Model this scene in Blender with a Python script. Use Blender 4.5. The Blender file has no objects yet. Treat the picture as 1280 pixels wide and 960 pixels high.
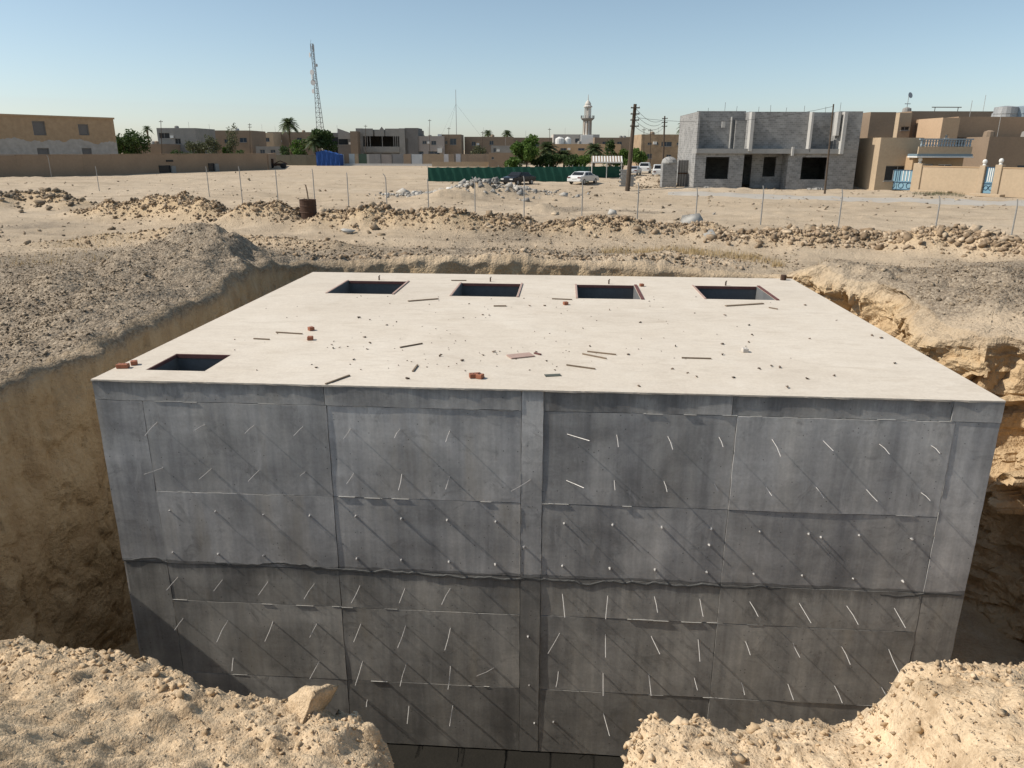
import bpy, bmesh, math, random
import numpy as np
from mathutils import Vector, Matrix

# ------------------------------------------------------------------ camera, world, sun, exposure
S = bpy.context.scene
FPX, PITCH, ROLL, YAW = 935.0, 0.30385, 0.003056, 0.067724      # fitted: about 26 mm lens
CZ = 3.86                                                       # eye above the natural ground
rt = np.array([math.cos(YAW), math.sin(YAW), 0.0])
fw = np.array([-math.sin(YAW) * math.cos(PITCH), math.cos(YAW) * math.cos(PITCH), -math.sin(PITCH)])
up = np.cross(rt, fw)
rt, up = math.cos(ROLL) * rt + math.sin(ROLL) * up, -math.sin(ROLL) * rt + math.cos(ROLL) * up
cd = bpy.data.cameras.new('camera'); cam = bpy.data.objects.new('camera', cd)
S.collection.objects.link(cam)
cd.sensor_width = 36; cd.lens = FPX / 1280 * 36; cd.clip_start = 0.1; cd.clip_end = 8000
cam.matrix_world = Matrix(((rt[0], up[0], -fw[0], 0), (rt[1], up[1], -fw[1], 0), (rt[2], up[2], -fw[2], CZ), (0, 0, 0, 1)))
S.camera = cam

SUN_EL, SUN_PHI = math.radians(45), math.radians(6)
to_sun = Vector((-math.cos(SUN_PHI) * math.cos(SUN_EL), -math.sin(SUN_PHI) * math.cos(SUN_EL), math.sin(SUN_EL)))
W = bpy.data.worlds.new('World'); S.world = W; W.use_nodes = True
wn = W.node_tree.nodes; bg = wn['Background']
sky = wn.new('ShaderNodeTexSky'); sky.sky_type = 'NISHITA'; sky.sun_disc = False
sky.sun_elevation = SUN_EL; sky.sun_rotation = math.atan2(-math.cos(SUN_PHI), -math.sin(SUN_PHI))
sky.air_density = 0.85; sky.dust_density = 1.1; sky.ozone_density = 0.9; sky.altitude = 700
hs = wn.new('ShaderNodeHueSaturation'); hs.inputs['Saturation'].default_value = .86; hs.inputs['Hue'].default_value = .485      # dusty air: a little greyer all over
W.node_tree.links.new(sky.outputs[0], hs.inputs['Color']); W.node_tree.links.new(hs.outputs[0], bg.inputs[0]); bg.inputs[1].default_value = 0.11
sl = bpy.data.lights.new('sun', 'SUN'); sl.energy = 4.3; sl.angle = math.radians(0.53); sl.color = (1.0, 0.93, 0.83)
so = bpy.data.objects.new('sun', sl); S.collection.objects.link(so)
so.rotation_euler = to_sun.to_track_quat('Z', 'Y').to_euler(); so.location = (-30, -5, 40)
S.view_settings.view_transform = 'Standard'; S.view_settings.look = 'None'
S.view_settings.exposure = 0.2; S.view_settings.gamma = 1.0; S.view_settings.use_curve_mapping = False

# ------------------------------------------------------------------ measuring helpers
HEAD = np.array([-math.sin(YAW), math.cos(YAW), 0.0])
CAM = np.array([0, 0, CZ])
def ray(px, py): return fw + (px - 640) / FPX * rt - (py - 480) / FPX * up
def gp(px, py, z=0.0):
    d = ray(px, py); return CAM + d * ((z - CZ) / d[2])
def pt(px, py, dist):
    d = ray(px, py); return CAM + d * (dist / d.dot(HEAD))
def py_(px, py, y):
    d = ray(px, py); return CAM + d * (y / d[1])

rnd = random.Random(7)
rng = np.random.default_rng(11)

def hash3(i, j, k, seed):
    h = (i.astype(np.int64) * 374761393 + j.astype(np.int64) * 668265263 + k.astype(np.int64) * 2147483647 + seed * 974634777) & 0xffffffff
    h = ((h ^ (h >> 13)) * 1274126177) & 0xffffffff
    h = ((h ^ (h >> 16)) * 2246822519) & 0xffffffff
    return ((h ^ (h >> 15)) & 0xffffff) / float(0xffffff)
def vnoise(x, y, z=None, seed=0):
    x = np.asarray(x, float); y = np.asarray(y, float)
    xi = np.floor(x); yi = np.floor(y); fx = x - xi; fy = y - yi
    ux = fx * fx * fx * (fx * (fx * 6 - 15) + 10); uy = fy * fy * fy * (fy * (fy * 6 - 15) + 10)
    if z is None:
        zi = np.zeros_like(xi); zz = [0]; uz = None
    else:
        z = np.asarray(z, float); zi = np.floor(z); fz = z - zi; uz = fz * fz * fz * (fz * (fz * 6 - 15) + 10)
    def layer(dz):
        a = hash3(xi, yi, zi + dz, seed); b = hash3(xi + 1, yi, zi + dz, seed)
        c = hash3(xi, yi + 1, zi + dz, seed); d = hash3(xi + 1, yi + 1, zi + dz, seed)
        return (a * (1 - ux) + b * ux) * (1 - uy) + (c * (1 - ux) + d * ux) * uy
    r = layer(0)
    if uz is not None: r = r * (1 - uz) + layer(1) * uz
    return r * 2 - 1
def fbm(x, y, z=None, o=4, seed=0, gain=.5):
    r = 0; a = 1.0; f = 1.0
    for i in range(o):
        r = r + a * vnoise(x * f + i * 17.3, y * f - i * 9.1, None if z is None else z * f + i * 4.7, seed + i); a *= gain; f *= 2.03
    return r
def sstep(a, b, x):
    t = np.clip((x - a) / (b - a), 0, 1); return t * t * (3 - 2 * t)

# ------------------------------------------------------------------ object helpers
COL = S.collection
def tag(o, label=None, cat=None, group=None, kind=None):
    if label: o['label'] = label
    if cat: o['category'] = cat
    if group: o['group'] = group
    if kind: o['kind'] = kind
    return o
def empty(name, loc=(0, 0, 0), rz=0.0, label=None, cat=None, group=None):
    o = bpy.data.objects.new(name, None); COL.objects.link(o)
    o.location = loc; o.rotation_euler = (0, 0, rz); o.empty_display_size = .2
    return tag(o, label, cat, group)
def npmesh(name, V, F, mat=None, smooth=False):
    me = bpy.data.meshes.new(name); V = np.asarray(V, np.float32); F = np.asarray(F, np.int32)
    n = F.shape[1]
    me.vertices.add(len(V)); me.vertices.foreach_set('co', V.ravel())
    me.loops.add(F.size); me.loops.foreach_set('vertex_index', F.ravel())
    me.polygons.add(len(F)); me.polygons.foreach_set('loop_start', np.arange(0, F.size, n, dtype=np.int32))
    me.polygons.foreach_set('loop_total', np.full(len(F), n, np.int32))
    if smooth: me.polygons.foreach_set('use_smooth', np.ones(len(F), bool))
    me.update(calc_edges=True); me.validate()
    if mat: me.materials.append(mat)
    return me
def link(name, me, parent=None, loc=None, rot=None, scale=None):
    o = bpy.data.objects.new(name, me); COL.objects.link(o)
    if parent: o.parent = parent
    if loc is not None: o.location = loc
    if rot is not None: o.rotation_euler = rot
    if scale is not None: o.scale = scale
    return o
class MB:
    def __init__(s): s.v = []; s.f = []
    def quad(s, a, b, c, d):
        i = len(s.v); s.v += [tuple(a), tuple(b), tuple(c), tuple(d)]; s.f.append((i, i + 1, i + 2, i + 3)); return s
    def tri(s, a, b, c):
        i = len(s.v); s.v += [tuple(a), tuple(b), tuple(c)]; s.f.append((i, i + 1, i + 2)); return s
    def box(s, x0, x1, y0, y1, z0, z1):
        i = len(s.v)
        s.v += [(x0, y0, z0), (x1, y0, z0), (x1, y1, z0), (x0, y1, z0), (x0, y0, z1), (x1, y0, z1), (x1, y1, z1), (x0, y1, z1)]
        for f in ((0, 3, 2, 1), (4, 5, 6, 7), (0, 1, 5, 4), (1, 2, 6, 5), (2, 3, 7, 6), (3, 0, 4, 7)): s.f.append(tuple(i + k for k in f))
        return s
    def tube(s, pts, rad, n=6, cap=True):
        pts = [Vector(p) for p in pts]
        if not hasattr(rad, '__len__'): rad = [rad] * len(pts)
        rings = []
        for k, p in enumerate(pts):
            t = (pts[min(k + 1, len(pts) - 1)] - pts[max(k - 1, 0)]).normalized()
            a = Vector((0, 0, 1)) if abs(t.z) < .9 else Vector((1, 0, 0))
            u = t.cross(a).normalized(); w = t.cross(u)
            i = len(s.v); rings.append(i)
            for q in range(n):
                an = 2 * math.pi * q / n
                s.v.append(tuple(p + (u * math.cos(an) + w * math.sin(an)) * rad[k]))
        for a, b in zip(rings, rings[1:]):
            for q in range(n): s.f.append((a + q, a + (q + 1) % n, b + (q + 1) % n, b + q))
        if cap:
            s.f.append(tuple(rings[0] + q for q in reversed(range(n)))); s.f.append(tuple(rings[-1] + q for q in range(n)))
        return s
    def lathe(s, prof, n=20, c=(0, 0, 0)):
        i0 = len(s.v)
        for r, z in prof:
            for q in range(n):
                a = 2 * math.pi * q / n; s.v.append((c[0] + r * math.cos(a), c[1] + r * math.sin(a), c[2] + z))
        for k in range(len(prof) - 1):
            for q in range(n):
                a = i0 + k * n; s.f.append((a + q, a + (q + 1) % n, a + n + (q + 1) % n, a + n + q))
        s.f.append(tuple(i0 + q for q in reversed(range(n)))); s.f.append(tuple(i0 + (len(prof) - 1) * n + q for q in range(n)))
        return s
    def mesh(s, name, mat, smooth=False, bevel=0):
        me = bpy.data.meshes.new(name); me.from_pydata(s.v, [], s.f)
        if bevel:
            bm = bmesh.new(); bm.from_mesh(me)
            bmesh.ops.bevel(bm, geom=bm.edges[:], offset=bevel, segments=1, affect='EDGES'); bm.to_mesh(me); bm.free()
        me.update()
        if smooth:
            for p in me.polygons: p.use_smooth = True
        me.materials.append(mat); return me
    def build(s, name, mat, parent=None, smooth=False, bevel=0, loc=None, rot=None):
        return link(name, s.mesh(name, mat, smooth, bevel), parent, loc, rot)
def box(name, mat, parent, x0, x1, y0, y1, z0, z1, bevel=0): return MB().box(x0, x1, y0, y1, z0, z1).build(name, mat, parent, bevel=bevel)

# ------------------------------------------------------------------ materials
MATS = {}
def nt(mname):
    m = bpy.data.materials.new(mname); m.use_nodes = True
    t = m.node_tree; N = t.nodes; b = N['Principled BSDF']
    return m, t, N, b
def rgba(c): return (c[0], c[1], c[2], 1)
def ramp(N, pts):
    r = N.new('ShaderNodeValToRGB'); e = r.color_ramp.elements
    while len(e) < len(pts): e.new(.5)
    for k, (p, c) in enumerate(pts):
        e[k].position = p; e[k].color = rgba(c) if hasattr(c, '__len__') else (c, c, c, 1)
    return r
def noise(N, t, vec, scale, detail=4, rough=.55, dist=0):
    n = N.new('ShaderNodeTexNoise'); n.inputs['Scale'].default_value = scale; n.inputs['Detail'].default_value = detail
    n.inputs['Roughness'].default_value = rough; n.inputs['Distortion'].default_value = dist
    if vec is not None: t.links.new(vec, n.inputs['Vector'])
    return n
def mix(N, t, fac, a, b, mode='MIX'):
    m = N.new('ShaderNodeMix'); m.data_type = 'RGBA'; m.blend_type = mode
    for s, v in ((m.inputs[0], fac), (m.inputs[6], a), (m.inputs[7], b)):
        if isinstance(v, bpy.types.NodeSocket): t.links.new(v, s)
        elif hasattr(v, '__len__'): s.default_value = rgba(v)
        else: s.default_value = v
    return m.outputs[2]
def mmath(N, t, op, a, b=0.0, c=None, clamp=False):
    m = N.new('ShaderNodeMath'); m.operation = op; m.use_clamp = clamp
    for s, v in zip(m.inputs, (a, b, c)):
        if v is None: continue
        if isinstance(v, bpy.types.NodeSocket): t.links.new(v, s)
        else: s.default_value = v
    return m.outputs[0]
def bump(N, t, h, b, strength=.4, dist=.02):
    k = N.new('ShaderNodeBump'); k.inputs['Strength'].default_value = strength; k.inputs['Distance'].default_value = dist
    t.links.new(h, k.inputs['Height']); t.links.new(k.outputs[0], b.inputs['Normal'])
def pos(N): return N.new('ShaderNodeNewGeometry').outputs['Position']
def mapping(N, t, vec, scale):
    m = N.new('ShaderNodeMapping'); m.inputs['Scale'].default_value = scale; t.links.new(vec, m.inputs['Vector']); return m.outputs[0]
def plain(name, c, rough=.8, var=.25, scale=3.0, c2=None, bmp=.15, metal=0.0, rand=0.0):
    """solid colour broken up by two scales of wear"""
    if name in MATS: return MATS[name]
    m, t, N, b = nt(name)
    p = pos(N); n1 = noise(N, t, p, scale, 5, .6); n2 = noise(N, t, p, scale * 9, 3, .6)
    c2 = c2 or tuple(x * (1 - var) for x in c)
    r = ramp(N, [(.32, c2), (.68, c)]); t.links.new(n1.outputs[0], r.inputs[0])
    col = mix(N, t, .35, r.outputs[0], ramp_out(N, t, n2.outputs[0], [(.3, tuple(x * .8 for x in c)), (.7, tuple(min(1, x * 1.12) for x in c))]))
    if rand:
        oi = N.new('ShaderNodeObjectInfo')
        v = mmath(N, t, 'MULTIPLY_ADD', oi.outputs['Random'], rand, 1 - rand * .5)
        col = mix(N, t, 1.0, col, comb(N, t, v), 'MULTIPLY')
    t.links.new(col, b.inputs['Base Color']); b.inputs['Roughness'].default_value = rough; b.inputs['Metallic'].default_value = metal
    b.inputs['Specular IOR Level'].default_value = .25
    if bmp: bump(N, t, n2.outputs[0], b, bmp, .03)
    MATS[name] = m; return m
def ramp_out(N, t, fac, pts):
    r = ramp(N, pts); t.links.new(fac, r.inputs[0]); return r.outputs[0]
def comb(N, t, v):
    c = N.new('ShaderNodeCombineColor')
    for k in range(3): t.links.new(v, c.inputs[k])
    return c.outputs[0]

def soil_material(name, attrs=True, fine=1.0, bstr=.6, base=None):
    m, t, N, b = nt(name); p = pos(N)
    big = noise(N, t, p, .35, 5, .6); mid = noise(N, t, p, 2.3, 6, .65, .3); sm = noise(N, t, p, 17 * fine, 4, .7)
    cA, cB, cC = base or ((.325, .25, .172), (.465, .37, .262), (.57, .465, .34))
    col = ramp_out(N, t, big.outputs[0], [(.34, cA), (.5, cB), (.68, cC)])
    col = mix(N, t, .5, col, ramp_out(N, t, mid.outputs[0], [(.3, cA), (.55, cB), (.75, cC)]))
    col = mix(N, t, .42, col, ramp_out(N, t, sm.outputs[0], [(.28, tuple(x * .62 for x in cA)), (.5, cB), (.72, tuple(x * 1.1 for x in cC))]))
    if not attrs:
        pa = noise(N, t, p, 5.5, 6, .7, .6); pb = noise(N, t, p, 1.4, 5, .65, .4)
        col = mix(N, t, .9, col, ramp_out(N, t, pa.outputs[0], [(.32, (.66, .62, .58)), (.5, (1, 1, 1)), (.66, (1.16, 1.17, 1.18))]), 'MULTIPLY')
        col = mix(N, t, .9, col, ramp_out(N, t, pb.outputs[0], [(.34, (.78, .77, .76)), (.5, (1, 1, 1)), (.66, (1.12, 1.1, 1.08))]), 'MULTIPLY')
    vo = N.new('ShaderNodeTexVoronoi'); vo.inputs['Scale'].default_value = 16 * fine; t.links.new(p, vo.inputs['Vector'])
    vo2 = N.new('ShaderNodeTexVoronoi'); vo2.inputs['Scale'].default_value = 42 * fine; t.links.new(p, vo2.inputs['Vector'])
    sp = N.new('ShaderNodeSeparateColor'); t.links.new(vo.outputs['Color'], sp.inputs[0])
    sp2 = N.new('ShaderNodeSeparateColor'); t.links.new(vo2.outputs['Color'], sp2.inputs[0])
    stone = ramp_out(N, t, sp.outputs[0], [(0, (.13, .10, .07)), (.35, (.23, .18, .126)), (.7, (.32, .255, .183)), (1, (.47, .385, .28))])
    stone2 = ramp_out(N, t, sp2.outputs[1], [(0, (.11, .09, .07)), (.5, (.24, .195, .147)), (1, (.44, .375, .29))])
    stone = mix(N, t, .5, stone, stone2)
    # pebbles: a round core of each cell, only for some cells
    core = ramp_out(N, t, vo.outputs['Distance'], [(.25, 1.0), (.42, 0.0)])
    if attrs:
        a = N.new('ShaderNodeAttribute'); a.attribute_name = 'gravel'; g = a.outputs['Fac']
        a2 = N.new('ShaderNodeAttribute'); a2.attribute_name = 'pale'; pl = a2.outputs['Fac']
        a3 = N.new('ShaderNodeAttribute'); a3.attribute_name = 'cut'; ct = a3.outputs['Fac']
    else: g = None
    few = mmath(N, t, 'MULTIPLY', mmath(N, t, 'GREATER_THAN', sp.outputs[2], .88), .6 if attrs else .3)
    pf = mmath(N, t, 'MULTIPLY', core, few)
    if attrs:
        gn = mmath(N, t, 'ADD', g, mmath(N, t, 'MULTIPLY_ADD', mid.outputs[0], .9, -.45))
        gm = ramp_out(N, t, gn, [(.28, 0.0), (.72, .92)])
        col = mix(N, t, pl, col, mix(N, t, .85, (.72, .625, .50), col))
        trk = noise(N, t, mapping(N, t, p, (.10, .55, 1)), 1.0, 6, .7, .5)
        col = mix(N, t, ramp_out(N, t, trk.outputs[0], [(.50, 0.0), (.66, .55)]), col, (.30, .235, .165))
        col = mix(N, t, pf, col, stone)
        col = mix(N, t, gm, col, stone)
        streak = noise(N, t, mapping(N, t, p, (1.2, 1.2, .35)), 2.2, 6, .65)
        cutc = ramp_out(N, t, streak.outputs[0], [(.3, (.40, .265, .135)), (.5, (.55, .39, .215)), (.7, (.64, .485, .295))])
        col = mix(N, t, ct, col, mix(N, t, .3, cutc, col))
    else:
        col = mix(N, t, pf, col, stone)
    t.links.new(col, b.inputs['Base Color']); b.inputs['Roughness'].default_value = .95; b.inputs['Specular IOR Level'].default_value = .1
    h = mmath(N, t, 'ADD', mmath(N, t, 'MULTIPLY', sm.outputs[0], .7), mmath(N, t, 'MULTIPLY', mid.outputs[0], .7))
    h = mmath(N, t, 'SUBTRACT', h, mmath(N, t, 'MULTIPLY', vo.outputs['Distance'], .45))
    h = mmath(N, t, 'SUBTRACT', h, mmath(N, t, 'MULTIPLY', vo2.outputs['Distance'], .2))
    bump(N, t, h, b, bstr, .06 / fine)
    return m
M_GROUND = soil_material('desert_ground', True, .8, .75)
M_BANK = soil_material('spoil_soil', False, 3.0, .7, ((.40, .295, .185), (.58, .44, .285), (.70, .555, .39)))

def rock_material(name, c1, c2, c3):
    m, t, N, b = nt(name)
    oi = N.new('ShaderNodeAttribute'); oi.attribute_name = 'tone'
    p = pos(N); n = noise(N, t, p, 7, 5, .65)
    r = ramp_out(N, t, oi.outputs['Fac'], [(0, c1), (.5, c2), (1, c3)])
    r = mix(N, t, 1.0, r, ramp_out(N, t, n.outputs[0], [(.3, (.68, .66, .64)), (.7, (1.1, 1.08, 1.05))]), 'MULTIPLY')
    t.links.new(r, b.inputs['Base Color']); b.inputs['Roughness'].default_value = .92; b.inputs['Specular IOR Level'].default_value = .15
    bump(N, t, n.outputs[0], b, .5, .04)
    return m
M_GRAVEL = rock_material('gravel_stones', (.15, .118, .085), (.285, .225, .16), (.47, .385, .28))
M_TANROCK = rock_material('tan_stones', (.22, .16, .105), (.35, .265, .18), (.50, .40, .29))
M_CONCRUB = rock_material('broken_concrete', (.22, .215, .205), (.36, .345, .32), (.56, .54, .50))

def rock_single(name, c):
    return plain(name, c, .92, .3, 6, bmp=.5, rand=.5)
M_ROCK1 = rock_single('tan_rock', (.50, .395, .275))
M_ROCKG = rock_single('grey_concrete_lump', (.44, .425, .39))
M_CLOD = soil_material('soil_clod', False, 3.4, .9, ((.40, .295, .185), (.56, .425, .275), (.66, .525, .37)))

def face_concrete(name, dark=1.0, warm=0.0, seed=0.0):
    """form-cast concrete: vertical laitance streaks, blotches, pinholes, run stains below the joint"""
    m, t, N, b = nt(name); p = pos(N)
    ad = N.new('ShaderNodeVectorMath'); ad.operation = 'ADD'; t.links.new(p, ad.inputs[0])
    oi = N.new('ShaderNodeObjectInfo')
    cmb = N.new('ShaderNodeCombineXYZ'); t.links.new(mmath(N, t, 'MULTIPLY', oi.outputs['Random'], 37.0), cmb.inputs[1]); cmb.inputs[0].default_value = seed
    t.links.new(cmb.outputs[0], ad.inputs[1]); q = ad.outputs[0]
    st = noise(N, t, mapping(N, t, q, (9, 9, .35)), 1.0, 6, .65)
    st2 = noise(N, t, mapping(N, t, q, (2.2, 2.2, .22)), 1.0, 4, .6)
    bl = noise(N, t, q, .9, 6, .6, .4); fi = noise(N, t, q, 26, 4, .7); ho = noise(N, t, mapping(N, t, q, (.4, .4, 6)), 1, 4, .6)
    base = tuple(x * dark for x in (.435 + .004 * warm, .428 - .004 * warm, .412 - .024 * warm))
    col = ramp_out(N, t, bl.outputs[0], [(.28, tuple(x * .62 for x in base)), (.5, base), (.72, tuple(x * 1.4 for x in base))])
    col = mix(N, t, .42, col, ramp_out(N, t, st.outputs[0], [(.3, (.62, .62, .63)), (.5, (.98, .98, .98)), (.72, (1.35, 1.34, 1.32))]), 'MULTIPLY')
    col = mix(N, t, .8, col, ramp_out(N, t, st2.outputs[0], [(.3, (.66, .67, .70)), (.5, (1, 1, 1)), (.72, (1.28, 1.25, 1.2))]), 'MULTIPLY')
    col = mix(N, t, .3, col, ramp_out(N, t, ho.outputs[0], [(.35, (.75, .75, .75)), (.65, (1.15, 1.15, 1.15))]), 'MULTIPLY')
    col = mix(N, t, .35, col, ramp_out(N, t, fi.outputs[0], [(.3, (.7, .7, .7)), (.7, (1.25, 1.25, 1.25))]), 'MULTIPLY')
    rv = mmath(N, t, 'MULTIPLY_ADD', oi.outputs['Random'], .34, .83); col = mix(N, t, 1.0, col, comb(N, t, rv), 'MULTIPLY')
    vh = N.new('ShaderNodeTexVoronoi'); vh.inputs['Scale'].default_value = 15; t.links.new(q, vh.inputs['Vector']); sh = N.new('ShaderNodeSeparateColor'); t.links.new(vh.outputs['Color'], sh.inputs[0])
    pin = mmath(N, t, 'MULTIPLY', mmath(N, t, 'LESS_THAN', vh.outputs['Distance'], .13), mmath(N, t, 'GREATER_THAN', sh.outputs[0], .80)); col = mix(N, t, mmath(N, t, 'MULTIPLY', pin, .7), col, (.06, .06, .058))
    bs_ = noise(N, t, q, 2.6, 6, .75, .9); col = mix(N, t, ramp_out(N, t, bs_.outputs[0], [(.56, 0.0), (.70, .55)]), col, tuple(x * .42 for x in base))
    wp = noise(N, t, mapping(N, t, q, (3.2, 3.2, .9)), 1.0, 5, .7, 1.0); col = mix(N, t, ramp_out(N, t, wp.outputs[0], [(.58, 0.0), (.74, .35)]), col, tuple(min(1, x * 1.7) for x in base))
    br_ = noise(N, t, mapping(N, t, q, (1.6, 1.6, .3)), 1.0, 4, .6); col = mix(N, t, ramp_out(N, t, br_.outputs[0], [(.58, 0.0), (.72, .32)]), col, (base[0] * .95, base[1] * .82, base[2] * .62))
    # dark runs hanging from the cold joint (z = -1.86) and from the slab edge (z = .9): stains with a ragged lower edge
    sx = N.new('ShaderNodeSeparateXYZ'); t.links.new(p, sx.inputs[0])
    run = noise(N, t, mapping(N, t, p, (11, 11, .6)), 1.0, 5, .7); run2 = noise(N, t, mapping(N, t, p, (1.3, 1.3, .0)), 1.0, 3, .6)
    for z0, ln, k in ((-1.84, .42, .55), (.91, .34, .5)):
        dz = mmath(N, t, 'SUBTRACT', z0, sx.outputs[2])
        inside = mmath(N, t, 'GREATER_THAN', dz, mmath(N, t, 'MULTIPLY_ADD', run2.outputs[0], .16, -.10))
        reach = mmath(N, t, 'MULTIPLY', mmath(N, t, 'MULTIPLY_ADD', run.outputs[0], 2.2, -.55), ln)
        fac = mmath(N, t, 'SUBTRACT', 1.0, mmath(N, t, 'DIVIDE', dz, reach), None, True)
        fac = mmath(N, t, 'MULTIPLY', mmath(N, t, 'MULTIPLY', fac, inside), k, None, True)
        col = mix(N, t, fac, col, (.07, .07, .068))
    t.links.new(col, b.inputs['Base Color']); b.inputs['Roughness'].default_value = .72; b.inputs['Specular IOR Level'].default_value = .3
    h = mmath(N, t, 'ADD', mmath(N, t, 'MULTIPLY', fi.outputs[0], .5), mmath(N, t, 'ADD', bl.outputs[0], mmath(N, t, 'MULTIPLY', st.outputs[0], .25)))
    bump(N, t, h, b, .22, .012)
    return m
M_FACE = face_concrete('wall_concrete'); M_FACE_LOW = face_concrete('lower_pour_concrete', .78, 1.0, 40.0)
M_EDGE = face_concrete('slab_edge_concrete', .8, .2, 11.0)

def roof_concrete():
    m, t, N, b = nt('roof_concrete'); p = pos(N)
    a = noise(N, t, p, .28, 5, .6, .6); c = noise(N, t, p, 1.6, 6, .65, .4); f = noise(N, t, p, 22, 4, .7)
    col = ramp_out(N, t, a.outputs[0], [(.3, (.47, .405, .325)), (.5, (.585, .51, .415)), (.7, (.655, .585, .49))])
    col = mix(N, t, .5, col, ramp_out(N, t, c.outputs[0], [(.3, (.52, .455, .375)), (.5, (.61, .545, .46)), (.72, (.68, .625, .545))]))
    col = mix(N, t, .3, col, ramp_out(N, t, f.outputs[0], [(.3, (.46, .40, .33)), (.7, (.68, .62, .53))]))
    sc = noise(N, t, mapping(N, t, p, (.7, 2.6, 1)), 1.3, 6, .7, 1.2)
    col = mix(N, t, ramp_out(N, t, sc.outputs[0], [(.54, 0.0), (.72, .42)]), col, (.43, .36, .28))
    ar = noise(N, t, mapping(N, t, p, (.35, .9, 1)), 3.0, 6, .75, 2.5); col = mix(N, t, .5, col, ramp_out(N, t, ar.outputs[0], [(.34, (.86, .85, .84)), (.5, (1, 1, 1)), (.66, (1.06, 1.06, 1.05))]), 'MULTIPLY')
    t.links.new(col, b.inputs['Base Color']); b.inputs['Roughness'].default_value = .9; b.inputs['Specular IOR Level'].default_value = .15
    h = mmath(N, t, 'ADD', f.outputs[0], c.outputs[0]); bump(N, t, h, b, .28, .014)
    return m
M_ROOF = roof_concrete()

def block_material(name, c, cm, bw=.4, bh=.2, vary=.35, axis='x'):
    m, t, N, b = nt(name)
    tc = N.new('ShaderNodeTexCoord'); sx = N.new('ShaderNodeSeparateXYZ'); t.links.new(tc.outputs['Object'], sx.inputs[0])
    cb = N.new('ShaderNodeCombineXYZ')
    t.links.new(mmath(N, t, 'ADD', sx.outputs[0], sx.outputs[1]), cb.inputs[0]); t.links.new(sx.outputs[2], cb.inputs[1])
    br = N.new('ShaderNodeTexBrick'); t.links.new(cb.outputs[0], br.inputs['Vector'])
    br.inputs['Scale'].default_value = 1; br.inputs['Brick Width'].default_value = bw; br.inputs['Row Height'].default_value = bh
    br.inputs['Mortar Size'].default_value = .016; br.inputs['Color1'].default_value = rgba(tuple(x * (1 - vary) for x in c)); br.inputs['Color2'].default_value = rgba(tuple(x * (1 + vary * .6) for x in c))
    br.inputs['Mortar'].default_value = rgba(cm)
    n = noise(N, t, pos(N), .8, 5, .65)
    col = mix(N, t, .8, br.outputs[0], ramp_out(N, t, n.outputs[0], [(.3, (.7, .7, .7)), (.7, (1.2, 1.19, 1.17))]), 'MULTIPLY')
    t.links.new(col, b.inputs['Base Color']); b.inputs['Roughness'].default_value = .9; b.inputs['Specular IOR Level'].default_value = .15
    bump(N, t, br.outputs['Fac'], b, -.5, .02)
    return m
M_BLOCK = block_material('concrete_block', (.27, .27, .265), (.34, .335, .325), vary=.24)
M_BRICKWALL = block_material('tan_brick_wall', (.36, .26, .165), (.33, .25, .17), .24, .08, .18)

def leaf_material(name, c1, c2):
    m, t, N, b = nt(name)
    a = N.new('ShaderNodeAttribute'); a.attribute_name = 'tone'
    col = ramp_out(N, t, a.outputs['Fac'], [(0, c1), (1, c2)])
    t.links.new(col, b.inputs['Base Color']); b.inputs['Roughness'].default_value = .6; b.inputs['Specular IOR Level'].default_value = .2
    tr = N.new('ShaderNodeBsdfTranslucent'); t.links.new(col, tr.inputs[0])
    mx = N.new('ShaderNodeMixShader'); mx.inputs[0].default_value = .3
    t.links.new(b.outputs[0], mx.inputs[1]); t.links.new(tr.outputs[0], mx.inputs[2])
    t.links.new(mx.outputs[0], N['Material Output'].inputs[0])
    return m
M_LEAF = leaf_material('bright_leaves', (.055, .10, .02), (.13, .21, .045))
M_LEAFD = leaf_material('dark_leaves', (.035, .06, .018), (.085, .13, .04))
M_LEAFG = leaf_material('dusty_leaves', (.075, .085, .045), (.15, .155, .085))
M_FROND = leaf_material('palm_fronds', (.05, .075, .03), (.12, .15, .065))
M_DRY = leaf_material('dry_grass', (.38, .27, .13), (.58, .44, .24))
M_BARK = plain('bark', (.16, .115, .075), .95, .4, 8, bmp=.4)
M_TAN = plain('tan_render', (.44, .31, .19), .9, .12, .5)
M_TAN2 = plain('pale_tan_render', (.45, .35, .24), .9, .12, .5)
M_BROWN = plain('brown_render', (.275, .205, .145), .9, .15, .6)
M_GREYR = plain('grey_cement_render', (.30, .285, .26), .9, .25, .6)
M_DGREY = plain('dark_grey_render', (.19, .18, .17), .9, .25, .6)
M_WHITE = plain('white_paint', (.72, .71, .67), .7, .1, 2)
M_DARK = plain('dark_window', (.02, .022, .025), .25, .2, 2, bmp=0)
M_GLASS = plain('blue_grey_glass', (.06, .08, .10), .12, .2, 2, bmp=0)
M_RUST = plain('rusty_steel', (.09, .052, .035), .8, .45, 6, bmp=.3)
M_MAST = plain('mast_steel', (.20, .20, .20), .6, .2, 1)
M_DISH = plain('dish_grey', (.40, .41, .42), .6, .15, 2)
M_GALV = plain('galvanised_steel', (.42, .42, .41), .5, .2, 8, metal=.4)
M_POST = plain('fence_post_steel', (.36, .35, .33), .65, .3, 6, metal=.2)
M_POLE = plain('creosoted_pole', (.10, .075, .055), .85, .35, 3)
M_WIRE = plain('black_cable', (.05, .05, .05), .6, .2, 3, bmp=0)
M_TIE = plain('tie_steel', (.62, .60, .57), .45, .25, 20, bmp=0, metal=.2)
M_FIN = plain('mortar_fin', (.46, .45, .42), .9, .2, 12)
M_BRICK = plain('red_brick', (.36, .145, .085), .9, .35, 14, bmp=.3, rand=.25)
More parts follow.
